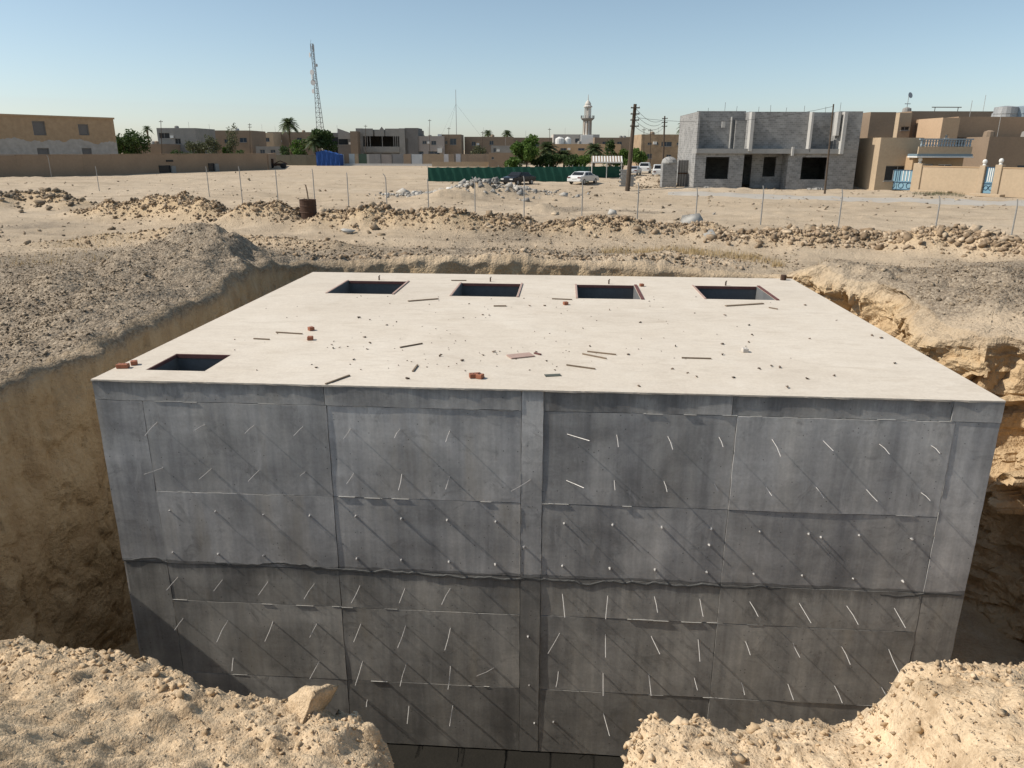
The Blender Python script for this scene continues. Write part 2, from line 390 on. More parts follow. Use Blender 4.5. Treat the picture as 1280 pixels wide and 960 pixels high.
M_WOOD = plain('grey_timber', (.22, .165, .115), .85, .4, 9, bmp=.3, rand=.4)
M_PINKWOOD = plain('pink_shuttering', (.44, .31, .26), .85, .25, 9, bmp=.2)
M_REDWOOD = plain('red_film_edge', (.16, .07, .062), .8, .4, 7, bmp=.2)
M_BLUE = plain('blue_tarpaulin', (.02, .075, .27), .6, .2, 1.2)
M_GREEN = plain('green_netting', (.018, .088, .064), .8, .25, .8, bmp=.1)
M_BLUEG = plain('pale_blue_gate', (.20, .34, .42), .5, .15, 3)
M_BLUED = plain('dark_blue_gate', (.05, .10, .16), .5, .2, 3)
M_BLUEB = plain('blue_grey_balcony', (.28, .34, .38), .7, .15, 2)
M_ASPH = plain('dusty_asphalt', (.43, .395, .345), .9, .18, .4)
M_CHIP = plain('dark_chip', (.16, .115, .085), .9, .4, 20, bmp=.2, rand=.8)
M_MUDFOOT = plain('wet_mud_and_dark_footing', (.02, .018, .014), .9, .4, 2.5, bmp=.3)

# ------------------------------------------------------------------ the pit rim
TOP, XL, XR, YF, YB, BOT = .9, -6.286, 5.515, 9.2, 18.444, -4.9
FLOOR = -5.35
ctrl = [(10.6, 1.4), (10.4, 7.0)]
ctrl += [tuple(gp(x, y, .1)[:2]) for x, y in ((1275, 424), (1228, 424), (1180, 408), (1140, 390), (1092, 372), (1052, 368))]
ctrl += [(6.9, 23.3), (5.0, 23.8), (-6.0, 23.7), (-8.45, 22.9), (-8.7, 20.5), (-8.65, 15), (-8.75, 9), (-9.0, 5), (-9.2, 1.4)]
ctrl = np.array(ctrl)
for _ in range(3):                                   # Chaikin: rounded corners
    a, b = ctrl, np.roll(ctrl, -1, 0); ctrl = np.stack([.75 * a + .25 * b, .25 * a + .75 * b], 1).reshape(-1, 2)
seg = np.linalg.norm(np.roll(ctrl, -1, 0) - ctrl, axis=1); cum = np.concatenate([[0], np.cumsum(seg)])
PER = cum[-1]; NS = int(PER / .048)
sv = np.linspace(0, PER, NS, endpoint=False)
cl = np.vstack([ctrl, ctrl[:1]])
rim = np.stack([np.interp(sv, cum, cl[:, 0]), np.interp(sv, cum, cl[:, 1])], 1)
tn = np.roll(rim, -6, 0) - np.roll(rim, 6, 0); tn /= np.linalg.norm(tn, axis=1)[:, None]
outn = np.stack([tn[:, 1], -tn[:, 0]], 1)            # loop runs counter-clockwise: right side is outward
if ((rim - rim.mean(0)) * outn).sum() < 0: outn = -outn
RIMC = rim[::6]
def sdist(x, y):
    """distance to the rim, positive outside"""
    x = np.asarray(x, float).ravel(); y = np.asarray(y, float).ravel(); out = np.full(len(x), 60.0)
    near = np.where((x > -40) & (x < 40) & (y > -25) & (y < 55))[0]
    for c in range(0, len(near), 20000):
        idx = near[c:c + 20000]; P = np.stack([x[idx], y[idx]], 1)
        d = np.full(len(idx), 1e9); ins = np.zeros(len(idx), bool)
        for k in range(len(RIMC)):
            A = RIMC[k]; B = RIMC[(k + 1) % len(RIMC)]; e = B - A
            tt = np.clip(((P - A) @ e) / (e @ e), 0, 1); d = np.minimum(d, ((P - A - tt[:, None] * e) ** 2).sum(1))
            cr = ((A[1] > P[:, 1]) != (B[1] > P[:, 1]))
            with np.errstate(all='ignore'): xi = A[0] + (P[:, 1] - A[1]) * e[0] / e[1]
            ins ^= cr & (P[:, 0] < xi)
        out[idx] = np.sqrt(d) * np.where(ins, -1, 1)
    return out

def polyline_field(x, y, pts, width):
    """gaussian ridge along a polyline of (x, y, height)"""
    h = np.zeros_like(x)
    for A, B in zip(pts, pts[1:]):
        ex, ey = B[0] - A[0], B[1] - A[1]; L2 = ex * ex + ey * ey
        tt = np.clip(((x - A[0]) * ex + (y - A[1]) * ey) / L2, 0, 1)
        d2 = (x - A[0] - tt * ex) ** 2 + (y - A[1] - tt * ey) ** 2
        h = np.maximum(h, (A[2] + (B[2] - A[2]) * tt) * np.exp(-d2 / (width * width)))
    return h
def ln(pts): return [(gp(px, py)[0], gp(px, py)[1], h) for px, py, h in pts]
BERM_L = ln([(112, 268, .5), (150, 272, 1.05), (215, 274, 1.1), (300, 281, .9), (370, 282, .75), (392, 283, .35), (420, 286, .85), (470, 288, .9), (520, 290, .6), (580, 291, .95), (640, 292, .8), (665, 293, .35), (700, 294, .75), (760, 294, .7), (830, 294, .55), (890, 294, .5)])
BERM_R = ln([(905, 300, .3), (960, 302, .5), (1010, 305, .65), (1070, 306, .6), (1110, 308, .5), (1150, 313, .85), (1205, 316, .85), (1250, 323, .7), (1330, 330, .6)])
BERM_B = ln([(-40, 262, .9), (15, 258, .95), (60, 257, 1.0), (95, 262, .55)])
BERM_T = ln([(60, 305, .25), (160, 300, .4), (250, 302, .45), (330, 305, .3), (420, 312, .25)])
REAR = ln([(400, 340, .42), (500, 342, .5), (620, 343, .5), (760, 344, .45), (900, 343, .25)])
HUMPS = [  # (point at crest, height, radius along x, radius along y)
    (gp(242, 322, .6), 1.4, 2.0, 2.4), (gp(303, 340, .4), .66, 1.35, 2.2), (gp(180, 352, .4), .55, 2.6, 2.4), (gp(90, 380, .3), .38, 3.0, 2.0), (gp(120, 425, .2), .22, 2.0, 2.0),
    (gp(20, 410, .2), .25, 2.2, 2.2), (gp(30, 470, .2), .2, 1.5, 1.5), (gp(560, 318, .2), .3, 3, 1.2), (gp(660, 325, .2), .45, 2.2, 1.0), (gp(835, 325, .2), .4, 1.8, 1.2),
    (gp(1130, 356, .2), .45, 2.2, 1.6), (gp(1230, 375, .2), .5, 2.4, 1.6), (gp(1040, 352, .2), .4, 1.4, 1.2), (gp(1310, 395, .2), .5, 2, 2),
    (gp(640, 244, .2), .4, 3.5, 2.5), (gp(560, 246, .4), .8, 2.4, 2.2), (gp(600, 244, .3), 1.15, 2.8, 2.4), (gp(676, 264, .2), .55, 1.2, 1.0), (gp(700, 266, .1), .2, 2.0, .8),
    (gp(30, 222, .3), .45, 6, 3), (gp(960, 238, .1), .28, 9, 1.2), (gp(880, 237, .1), .25, 6, 1.5), (gp(815, 226, .3), 1.0, 2.4, 3)]
def H(x, y, sd=None):
    x = np.asarray(x, float); y = np.asarray(y, float)
    r = np.hypot(x, y); far = 1 - sstep(90, 170, r)
    h = (.16 * fbm(x * .09, y * .09, o=3, seed=3) + .07 * fbm(x * .6, y * .6, o=3, seed=5)) * far
    near = 1 - sstep(35, 70, r)
    fine = fbm(x * 3.1, y * 3.1, o=4, seed=9, gain=.6)
    h = h + (.022 * fine) * near
    rough = 1 + .20 * fbm(x * .9, y * .9, o=3, seed=21, gain=.5)
    b = polyline_field(x, y, BERM_L, 1.35) * (1 + .30 * fbm(x * .45, y * .45, o=3, seed=23)) + polyline_field(x, y, BERM_R, 1.1) + polyline_field(x, y, BERM_B, 1.8) + .8 * polyline_field(x, y, BERM_T, .9)
    b = b + polyline_field(x, y, REAR, 1.0)
    for c, hh, rx, ry in HUMPS:
        b = b + hh * np.exp(-((x - c[0]) / rx) ** 2 - ((y - c[1]) / ry) ** 2)
    h = h + b * rough + np.minimum(b, .5) * .07 * fine
    # wheel ruts and grader marks on the open ground
    h = h + .05 * far * fbm(x * .12, y * 1.1, o=2, seed=33) * sstep(22, 27, y)
    return h
def gravel_amount(x, y):
    g = np.zeros_like(np.asarray(x, float))
    for (px, py, rx, ry, k) in ((250, 325, 3.0, 3.2, 1.1), (190, 365, 4.5, 4, .9), (90, 375, 5, 4, .75), (100, 440, 4, 4, .85), (20, 430, 4, 4, .8), (40, 345, 7, 3.0, .75), (10, 325, 6, 2.5, .5),
                            (50, 280, 6, 3, .5), (120, 295, 6, 2, .6), (560, 318, 5, 1.6, .9), (660, 328, 4, 1.4, .8), (1120, 363, 2.0, 1.5, .6), (1190, 385, 2.2, 1.8, .6), (1260, 394, 2.6, 2.0, .7), (1040, 354, 2, 1.4, .5), (1265, 338, 2.5, .8, .6),
                            (690, 262, 3, 2, 1.0), (790, 288, 4, 1.3, .9), (650, 298, 2.4, 1.4, .9), (590, 243, 5, 4, .6), (300, 352, 3, 3, .9), (840, 322, 3, 1.4, .5), (430, 330, 3, 1.5, .4), (760, 268, 5, 1.2, .7)):
        c = gp(px, py); g = g + k * np.exp(-((x - c[0]) / rx) ** 2 - ((y - c[1]) / ry) ** 2)
    g = g + .25 * fbm(np.asarray(x) * .25, np.asarray(y) * .5, o=3, seed=41)
    b = polyline_field(np.asarray(x, float), np.asarray(y, float), BERM_L, 1.6) + polyline_field(np.asarray(x, float), np.asarray(y, float), BERM_T, 1.4)
    mid_ = np.hypot(np.asarray(x), np.asarray(y)); g = g + .22 * sstep(17, 21, mid_) * (1 - sstep(30, 38, mid_))
    return np.clip(g + .3 * np.minimum(b, 1), 0, 1)
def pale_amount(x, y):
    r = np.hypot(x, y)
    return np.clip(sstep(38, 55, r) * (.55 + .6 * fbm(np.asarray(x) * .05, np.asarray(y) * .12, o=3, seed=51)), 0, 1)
def add_attr(me, name, vals):
    a = me.attributes.new(name, 'FLOAT', 'POINT'); a.data.foreach_set('value', np.asarray(vals, np.float32))

# ------------------------------------------------------------------ ground sheet (rings get wider with distance)
dense = np.arange(-43, 43.01, .17); coarse = np.arange(46, 315, 3.0)
ang = np.radians(np.concatenate([dense, coarse])) ; ang = math.pi / 2 + YAW - ang
rr = [1.5]
while rr[-1] < 5200:
    r0 = rr[-1]; rr.append(r0 * (1.0085 if r0 < 60 else 1.014 if r0 < 130 else 1.04 if r0 < 400 else 1.15))
rr = np.array(rr); NA = len(ang)
gx = (rr[:, None] * np.cos(ang)[None, :]).ravel(); gy = (rr[:, None] * np.sin(ang)[None, :]).ravel()
gsd = sdist(gx, gy)
gz = H(gx, gy)
GI = np.arange(len(rr) * NA).reshape(len(rr), NA)
q = np.stack([GI[:-1], np.roll(GI, -1, 1)[:-1], np.roll(GI, -1, 1)[1:], GI[1:]], -1).reshape(-1, 4)
keep = gsd[q].max(1) > .75
q = q[keep]
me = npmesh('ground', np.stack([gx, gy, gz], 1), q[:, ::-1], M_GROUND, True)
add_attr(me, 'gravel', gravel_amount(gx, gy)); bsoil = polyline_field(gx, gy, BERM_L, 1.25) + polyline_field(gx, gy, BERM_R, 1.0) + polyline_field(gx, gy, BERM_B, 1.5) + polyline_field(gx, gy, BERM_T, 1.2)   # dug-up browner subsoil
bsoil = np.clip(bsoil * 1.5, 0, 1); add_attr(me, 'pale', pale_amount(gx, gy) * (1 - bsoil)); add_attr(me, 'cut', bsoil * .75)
# drop the loose vertices over the hole
bm = bmesh.new(); bm.from_mesh(me); bmesh.ops.delete(bm, geom=[v for v in bm.verts if not v.link_faces], context='VERTS'); bm.to_mesh(me); bm.free()
tag(link('ground', me), kind='structure')

# ------------------------------------------------------------------ the pit: rounded rim, cut walls, floor
s_col = sv
isR = sstep(.2, .75, outn[:, 0]); isL = sstep(.2, .75, -outn[:, 0])
rows = []; gcut = []
for o in np.concatenate([np.linspace(1.5, .12, 15)]):
    P = rim + outn * o; z = H(P[:, 0], P[:, 1]) + (-.05 if o > 1.45 else .012)
    z = z - .05 * np.exp(-o / .08) - isR * .03 * np.clip(fbm(sv * 1.5, sv * 0 + o, o=3, seed=59), 0, 1) ; rows.append((P[:, 0], P[:, 1], z)); gcut.append(np.full(NS, float(sstep(.22, .1, o)) * .3))
Hr = H(rim[:, 0], rim[:, 1])
ND = 100
cx, cy = rim[:, 0] * .55, rim[:, 1] * .55
ridge = 1 - np.abs(fbm(sv * .42, np.zeros(NS) + 3.3, o=2, seed=61)) * 2.2        # buttresses and clefts along the right-hand cut
for k in range(ND + 1):
    tt = k / ND; z = (Hr - .08) * (1 - tt) + FLOOR * tt; dep = (Hr - z)
    Z = z
    cleft = np.clip(1 - np.abs(fbm(sv * .55 + .12 * fbm(sv * .8, Z * .7, o=2, seed=77), Z * .10 + 7, o=2, seed=63)) * 5.0, 0, 1)
    slump = fbm(sv * .5, Z * .45, o=3, seed=64)
    o = -.08 - dep * .05 + .10 * fbm(sv * .9, Z * .9, o=5, seed=65, gain=.55)
    o = o + isL * (.05 * fbm(sv * 2.2, Z * .5, o=3, seed=66))
    o = o + isR * (.95 * cleft * sstep(.1, .6, dep) * (1 - sstep(2.0, 3.4, dep)) - .02 * dep + .30 * slump + .06 * fbm(sv * 3, Z * 3, o=3, seed=67) - .25 * sstep(1.3, 2.4, dep + .8 * slump))
    wa = fbm(sv * .7, Z * .7, o=3, seed=71) * .7
    cellr = hash3(np.floor(sv * .62 + wa), np.floor(Z * .8 + wa * .8), np.zeros(NS), 72) - .5
    celll = hash3(np.floor(sv * 1.7 + wa * 2), np.floor(Z * 2.1 - wa * 2), np.zeros(NS), 73) - .5
    cells = hash3(np.floor(sv * 4.1 + wa * 3), np.floor(Z * 4.6 + wa * 3), np.zeros(NS), 74) - .5
    crk = np.clip(1 - np.abs(fbm(sv * 1.3 + wa, Z * .35, o=3, seed=75)) * 14, 0, 1)
    o = o + isL * (.09 * crk + .02 * np.abs(fbm(sv * 5, Z * .6, o=2, seed=76))) * sstep(.1, .5, dep)
    o = o + isR * (.62 * cellr + .26 * celll + .10 * cells) * sstep(.08, .35, dep) + (1 - isR) * .05 * celll * sstep(.3, .8, dep)
    o = np.where(k == 0, np.maximum(o, -.12), o)
    P = rim + outn * o[:, None]
    zz = Z + .05 * fbm(sv * 1.5, Z * 1.5, o=3, seed=68)
    rows.append((P[:, 0], P[:, 1], zz)); gcut.append(np.full(NS, float(sstep(0, .06, tt) * .75 + .25)))
for o in (-1.2, -1.9, -2.8, -4.2):
    P = rim + outn * o; z = FLOOR + .04 * fbm(P[:, 0], P[:, 1], o=3, seed=69); rows.append((P[:, 0], P[:, 1], z)); gcut.append(np.ones(NS) * .6)
cen = rim.mean(0)
rows.append((rim[:, 0] * .02 + cen[0] * .98, rim[:, 1] * .02 + cen[1] * .98, np.full(NS, FLOOR))); gcut.append(np.ones(NS) * .6)
PV = np.stack([np.stack(r, 1) for r in rows]).reshape(-1, 3); NR = len(rows)
PI_ = np.arange(NR * NS).reshape(NR, NS)
pq = np.stack([PI_[:-1], np.roll(PI_, -1, 1)[:-1], np.roll(PI_, -1, 1)[1:], PI_[1:]], -1).reshape(-1, 4)
me = npmesh('pit', PV, pq[:, ::-1], M_GROUND, True)
fl = np.tile(isR < .3, NR - 1) | (np.repeat(np.arange(NR - 1), NS) < 13)
if len(fl) == len(me.polygons): me.polygons.foreach_set('use_smooth', fl)
gc = np.concatenate(gcut)
add_attr(me, 'cut', gc); add_attr(me, 'gravel', gravel_amount(PV[:, 0], PV[:, 1]) * (1 - gc)); add_attr(me, 'pale', np.zeros(len(PV)))
tag(link('pit', me), kind='structure')
# puddled mud along the foot of the wall
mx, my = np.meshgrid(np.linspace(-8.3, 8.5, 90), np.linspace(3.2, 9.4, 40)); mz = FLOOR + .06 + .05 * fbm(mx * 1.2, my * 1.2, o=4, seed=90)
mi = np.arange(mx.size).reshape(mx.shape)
tag(link('mud_floor', npmesh('mud_floor', np.stack([mx.ravel(), my.ravel(), mz.ravel()], 1), np.stack([mi[:-1, :-1], mi[:-1, 1:], mi[1:, 1:], mi[1:, :-1]], -1).reshape(-1, 4), M_MUDFOOT, True)), kind='structure')

# ------------------------------------------------------------------ spoil bank the photographer stands on
sil = [(-420, 800, 4.6), (-200, 795, 4.4), (0, 800, 4.3), (60, 802, 4.3), (120, 812, 4.25), (200, 826, 4.2), (260, 840, 4.1), (310, 852, 4.05), (360, 868, 4.0), (405, 880, 3.95), (437, 895, 3.9), (455, 912, 3.85), (487, 930, 3.8), (500, 968, 3.6), (512, 1060, 3.1), (560, 1240, 2.5),
       (700, 1240, 2.5), (755, 1060, 3.0), (776, 965, 3.3), (788, 922, 3.5), (803, 897, 3.6), (832, 887, 3.65), (880, 884, 3.65), (930, 892, 3.65), (985, 892, 3.65), (1030, 902, 3.6), (1060, 905, 3.55), (1085, 897, 3.5), (1112, 872, 3.45), (1135, 842, 3.45), (1165, 822, 3.5), (1205, 815, 3.5), (1250, 828, 3.55), (1290, 832, 3.6), (1500, 850, 3.7), (1800, 880, 3.8)]
bs = np.array([list(py_(px, pyy, yy)) for px, pyy, yy in sil]); bs = bs[np.argsort(bs[:, 0])]
bxs = np.arange(-9.6, 9.4, .024); bys = np.concatenate([np.arange(-9, 1.0, .25), np.arange(1.0, 6.2, .022)])
BX, BY = np.meshgrid(bxs, bys)
Yc = np.interp(BX, bs[:, 0], bs[:, 1]); Zc = np.interp(BX, bs[:, 0], bs[:, 2])
wob = .10 * fbm(BX * 2.3, BY * 0 + 1, o=4, seed=101); Yc = Yc + wob
dY = BY - Yc
lum = fbm(BX * 1.6, BY * 1.6, o=5, seed=102, gain=.58)
inner = Zc + np.minimum(-dY, 6) * .19 + .035 * lum
tgt = 1.75 + .1 * fbm(BX * .3, BY * .3, o=3, seed=104)
inner = np.where(-dY > 0, inner * (1 - sstep(.5, 3.2, -dY)) + tgt * sstep(.5, 3.2, -dY), inner)
drop = Zc - 3.0 * np.maximum(dY, 0) + .22 * lum * sstep(0, .6, dY)
BZ = np.where(dY > 0, drop, inner)
BZ = BZ - .035 * np.exp(-(dY / .10) ** 2)
lumps = np.clip(fbm(BX * 4.2, BY * 4.2, o=3, seed=105) - .15, 0, 1)
fade_lump = .4 + .6 * sstep(.9, .1, np.abs(dY)); rdg = 1 - np.abs(fbm(BX * 2.6, BY * 2.6, o=4, seed=109, gain=.55)) * 2; rdg2 = 1 - np.abs(fbm(BX * 9, BY * 9, o=3, seed=110, gain=.55)) * 2
BZ = BZ - .030 * np.clip(rdg, 0, 1) ** 2 - .010 * np.clip(rdg2, 0, 1) ** 2 + .035 * lumps * fade_lump + .016 * fbm(BX * 7, BY * 7, o=4, seed=106, gain=.6) + .011 * fbm(BX * 20, BY * 20, o=2, seed=107, gain=.7) + .02 * np.clip(fbm(BX * 11, BY * 11, o=3, seed=108) - .25, 0, 1) * fade_lump
BZ = np.maximum(BZ, FLOOR - .4)
bi = np.arange(BX.size).reshape(BX.shape)
bq = np.stack([bi[:-1, :-1], bi[:-1, 1:], bi[1:, 1:], bi[1:, :-1]], -1).reshape(-1, 4)
tag(link('spoil_bank', npmesh('spoil_bank', np.stack([BX.ravel(), BY.ravel(), BZ.ravel()], 1), bq, M_BANK, True)), kind='structure')
def bank_z(x, y):
    i = np.clip(np.searchsorted(bxs, x), 1, len(bxs) - 1); j = np.clip(np.searchsorted(bys, y), 1, len(bys) - 1)
    return BZ[j, i]

# ------------------------------------------------------------------ loose stones
def rock_variant(seed, n=11, flat=.75):
    r = random.Random(seed); bm = bmesh.new()
    for _ in range(n):
        v = Vector((r.gauss(0, 1), r.gauss(0, 1), r.gauss(0, 1))).normalized()
        v = Vector((v.x * r.uniform(.75, 1), v.y * r.uniform(.6, .95), v.z * flat * r.uniform(.7, 1))); bm.verts.new(v)
    res = bmesh.ops.convex_hull(bm, input=bm.verts[:]); bmesh.ops.delete(bm, geom=[v for v in bm.verts if not v.link_faces], context='VERTS')
    bmesh.ops.triangulate(bm, faces=bm.faces[:]); bm.verts.index_update()
    V = np.array([v.co[:] for v in bm.verts]); F = np.array([[v.index for v in f.verts] for f in bm.faces]); bm.free(); return V, F
RV = [rock_variant(k, 8) for k in range(14)]; RV_S = [rock_variant(100 + k, 7) for k in range(8)]
def rock_field(name, P, size, mat, variants=RV_S, sink=.25, parent=None, flat=1.0):
    """many loose stones in one mesh"""
    Vs, Fs, Ts = [], [], []; off = 0
    which = rng.integers(0, len(variants), len(P))
    for k, (V, F) in enumerate(variants):
        idx = np.where(which == k)[0]
        if not len(idx): continue
        a = rng.uniform(0, 6.283, len(idx)); b = rng.uniform(-.5, .5, len(idx)); s = size[idx]
        X = V[None, :, 0] * np.cos(a)[:, None] - V[None, :, 1] * np.sin(a)[:, None]; Y = V[None, :, 0] * np.sin(a)[:, None] + V[None, :, 1] * np.cos(a)[:, None]
        Z = V[None, :, 2] * flat + X * b[:, None] * .5
        st = rng.uniform(.8, 1.25, (len(idx), 1))
        vv = np.stack([X * s[:, None] * st + P[idx, 0:1], Y * s[:, None] / st + P[idx, 1:2], Z * s[:, None] + P[idx, 2:3] + (s * (.45 - sink))[:, None]], -1)
        Vs.append(vv.reshape(-1, 3)); Fs.append((F[None] + (np.arange(len(idx)) * len(V))[:, None, None]).reshape(-1, 3) + off); off += len(idx) * len(V)
        Ts.append(np.repeat(rng.uniform(0, 1, len(idx)), len(V)))
    me = npmesh(name, np.concatenate(Vs), np.concatenate(Fs), mat); add_attr(me, 'tone', np.concatenate(Ts))
    return tag(link(name, me, parent), kind='stuff')
def on_ground(x, y, minsd=.25):
    sd = sdist(x, y); k = sd > minsd; x, y = x[k], y[k]
    return np.stack([x, y, H(x, y)], 1)
# gravel thrown over the mounds left of the pit and along its rims
def scatter_px(n, x0, x1, y0, y1):
    px = rng.uniform(x0, x1, n); py = rng.uniform(y0, y1, n)
    d = fw[None] + ((px - 640) / FPX)[:, None] * rt[None] - ((py - 480) / FPX)[:, None] * up[None]
    t = -CZ / d[:, 2]; P = CAM[None] + d * t[:, None]
    return P[:, 0], P[:, 1]
x, y = scatter_px(80000, -60, 380, 300, 560); k = rng.uniform(0, 1, len(x)) < gravel_amount(x, y) + .12
P = on_ground(x[k], y[k]); rock_field('gravel', P, rng.gamma(1.4, .0062, len(P)) * (1 + np.hypot(P[:, 0], P[:, 1]) * .02) + .006, M_GRAVEL)
x, y = scatter_px(26000, 960, 1340, 325, 430); k = rng.uniform(0, 1, len(x)) < gravel_amount(x, y) + .12
P = on_ground(x[k], y[k]); rock_field('gravel', P, rng.gamma(1.5, .0068, len(P)) * (1 + np.hypot(P[:, 0], P[:, 1]) * .018) + .006, M_GRAVEL)
x, y = scatter_px(5000, 330, 1000, 300, 345); k = rng.uniform(0, 1, len(x)) < gravel_amount(x, y) * .8 + .15
P = on_ground(x[k], y[k]); rock_field('gravel', P, rng.gamma(2, .016, len(P)) + .02, M_GRAVEL)
x, y = scatter_px(6000, -80, 1360, 225, 300); k = rng.uniform(0, 1, len(x)) < gravel_amount(x, y) * .6 + .06
P = on_ground(x[k], y[k]); rock_field('gravel', P, rng.gamma(2, .03, len(P)) + .03, M_GRAVEL)
x, y = scatter_px(1300, -60, 1360, 206, 262); P = on_ground(x, y); rock_field('field_debris', P, rng.gamma(1.5, .05, len(P)) + .03, M_GRAVEL, flat=.7)
# pebbles bedded in the spoil bank
n = 42000; x = rng.uniform(-5.0, 4.6, n); y = rng.uniform(2.2, 4.6, n)
rock_field('bank_pebbles', np.stack([x, y, bank_z(x, y)], 1), rng.gamma(1.0, .0034, n) + .0025, rock_material('bank_stones', (.32, .245, .17), (.55, .42, .275), (.66, .525, .37)), sink=.3)
# crumbled clods along the broken lip of the bank
n = 2600; x = rng.uniform(-4.6, 4.2, n); yc_ = np.interp(x, bs[:, 0], bs[:, 1]); y = yc_ - np.abs(rng.normal(0, .22, n)) + .06
rock_field('bank_crumbs', np.stack([x, y, bank_z(x, y)], 1), rng.gamma(1.3, .008, n) + .006, rock_material('bank_crumb_soil', (.40, .30, .19), (.56, .425, .275), (.66, .52, .36)), RV, sink=.35)
# stones of the berms
def berm_points(line, n, spread):
    L = np.array(line); d = np.hypot(np.diff(L[:, 0]), np.diff(L[:, 1])); c = np.concatenate([[0], np.cumsum(d)])
    u = rng.uniform(0, c[-1], n); x = np.interp(u, c, L[:, 0]) + rng.normal(0, spread, n); y = np.interp(u, c, L[:, 1]) + rng.normal(0, spread, n)
    hh = np.interp(u, c, L[:, 2]); return x, y, hh
for line, n, sp, s0, mt in ((BERM_L, 9500, .66, .046, M_TANROCK), (BERM_R, 4500, .62, .056, M_TANROCK), (BERM_B, 700, 1.0, .09, M_GRAVEL), (BERM_T, 900, .6, .035, M_TANROCK), (REAR, 2500, .7, .03, M_TANROCK)):
    x, y, hh = berm_points(line, n, sp); P = on_ground(x, y); rock_field('berm_stones', P, rng.gamma(1.3, s0 / 1.3, len(P)) + .018, mt, RV)
# crushed concrete heap
c = gp(588, 246); n = 3200
x = c[0] + rng.normal(0, 2.7, n); y = c[1] + rng.normal(0, 1.9, n); P = on_ground(x, y); rock_field('rubble_fragments', P, rng.gamma(1.8, .07, len(P)) + .03, M_CONCRUB, RV)

ROCKM = {}
def rock_obj(name, px, py, size, mat, label, cat, group=None, z=None, sq=(1, 1, 1), seed=0, base=None, sub=0):
    """one rock as a thing of its own, half bedded"""
    key = (seed % 9, mat.name, sub)
    if key not in ROCKM:
        if sub:
            V, F = rock_variant(500 + seed, 12, .9); me = npmesh('rock', V, F, mat)
            bm = bmesh.new(); bm.from_mesh(me); bmesh.ops.subdivide_edges(bm, edges=bm.edges[:], cuts=4, use_grid_fill=True, smooth=0.0)
            for v in bm.verts:
                p = v.co; d = float(fbm(np.array([p.x * 3.1]), np.array([p.y * 3.1]), np.array([p.z * 3.1]), o=5, seed=seed)[0]); v.co = p * (1 + .11 * d)
            for f in bm.faces: f.smooth = True
            bm.to_mesh(me); bm.free(); ROCKM[key] = me
        else:
            V, F = rock_variant(300 + seed % 9, 10, .85); ROCKM[key] = npmesh('rock', V, F, mat)
    if base is None:
        g = gp(px, py, z if z is not None else 0)
        if z is None:
            for _ in range(4): g = gp(px, py, float(H(np.array([g[0]]), np.array([g[1]]))[0]))
        base = g
    o = link(name, ROCKM[key], None, (base[0], base[1], base[2] + size * .3 * sq[2]), (rnd.uniform(-.25, .25), rnd.uniform(-.25, .25), rnd.uniform(0, 6.28)), (size * sq[0], size * sq[1], size * sq[2]))
    return tag(o, label, cat, group)

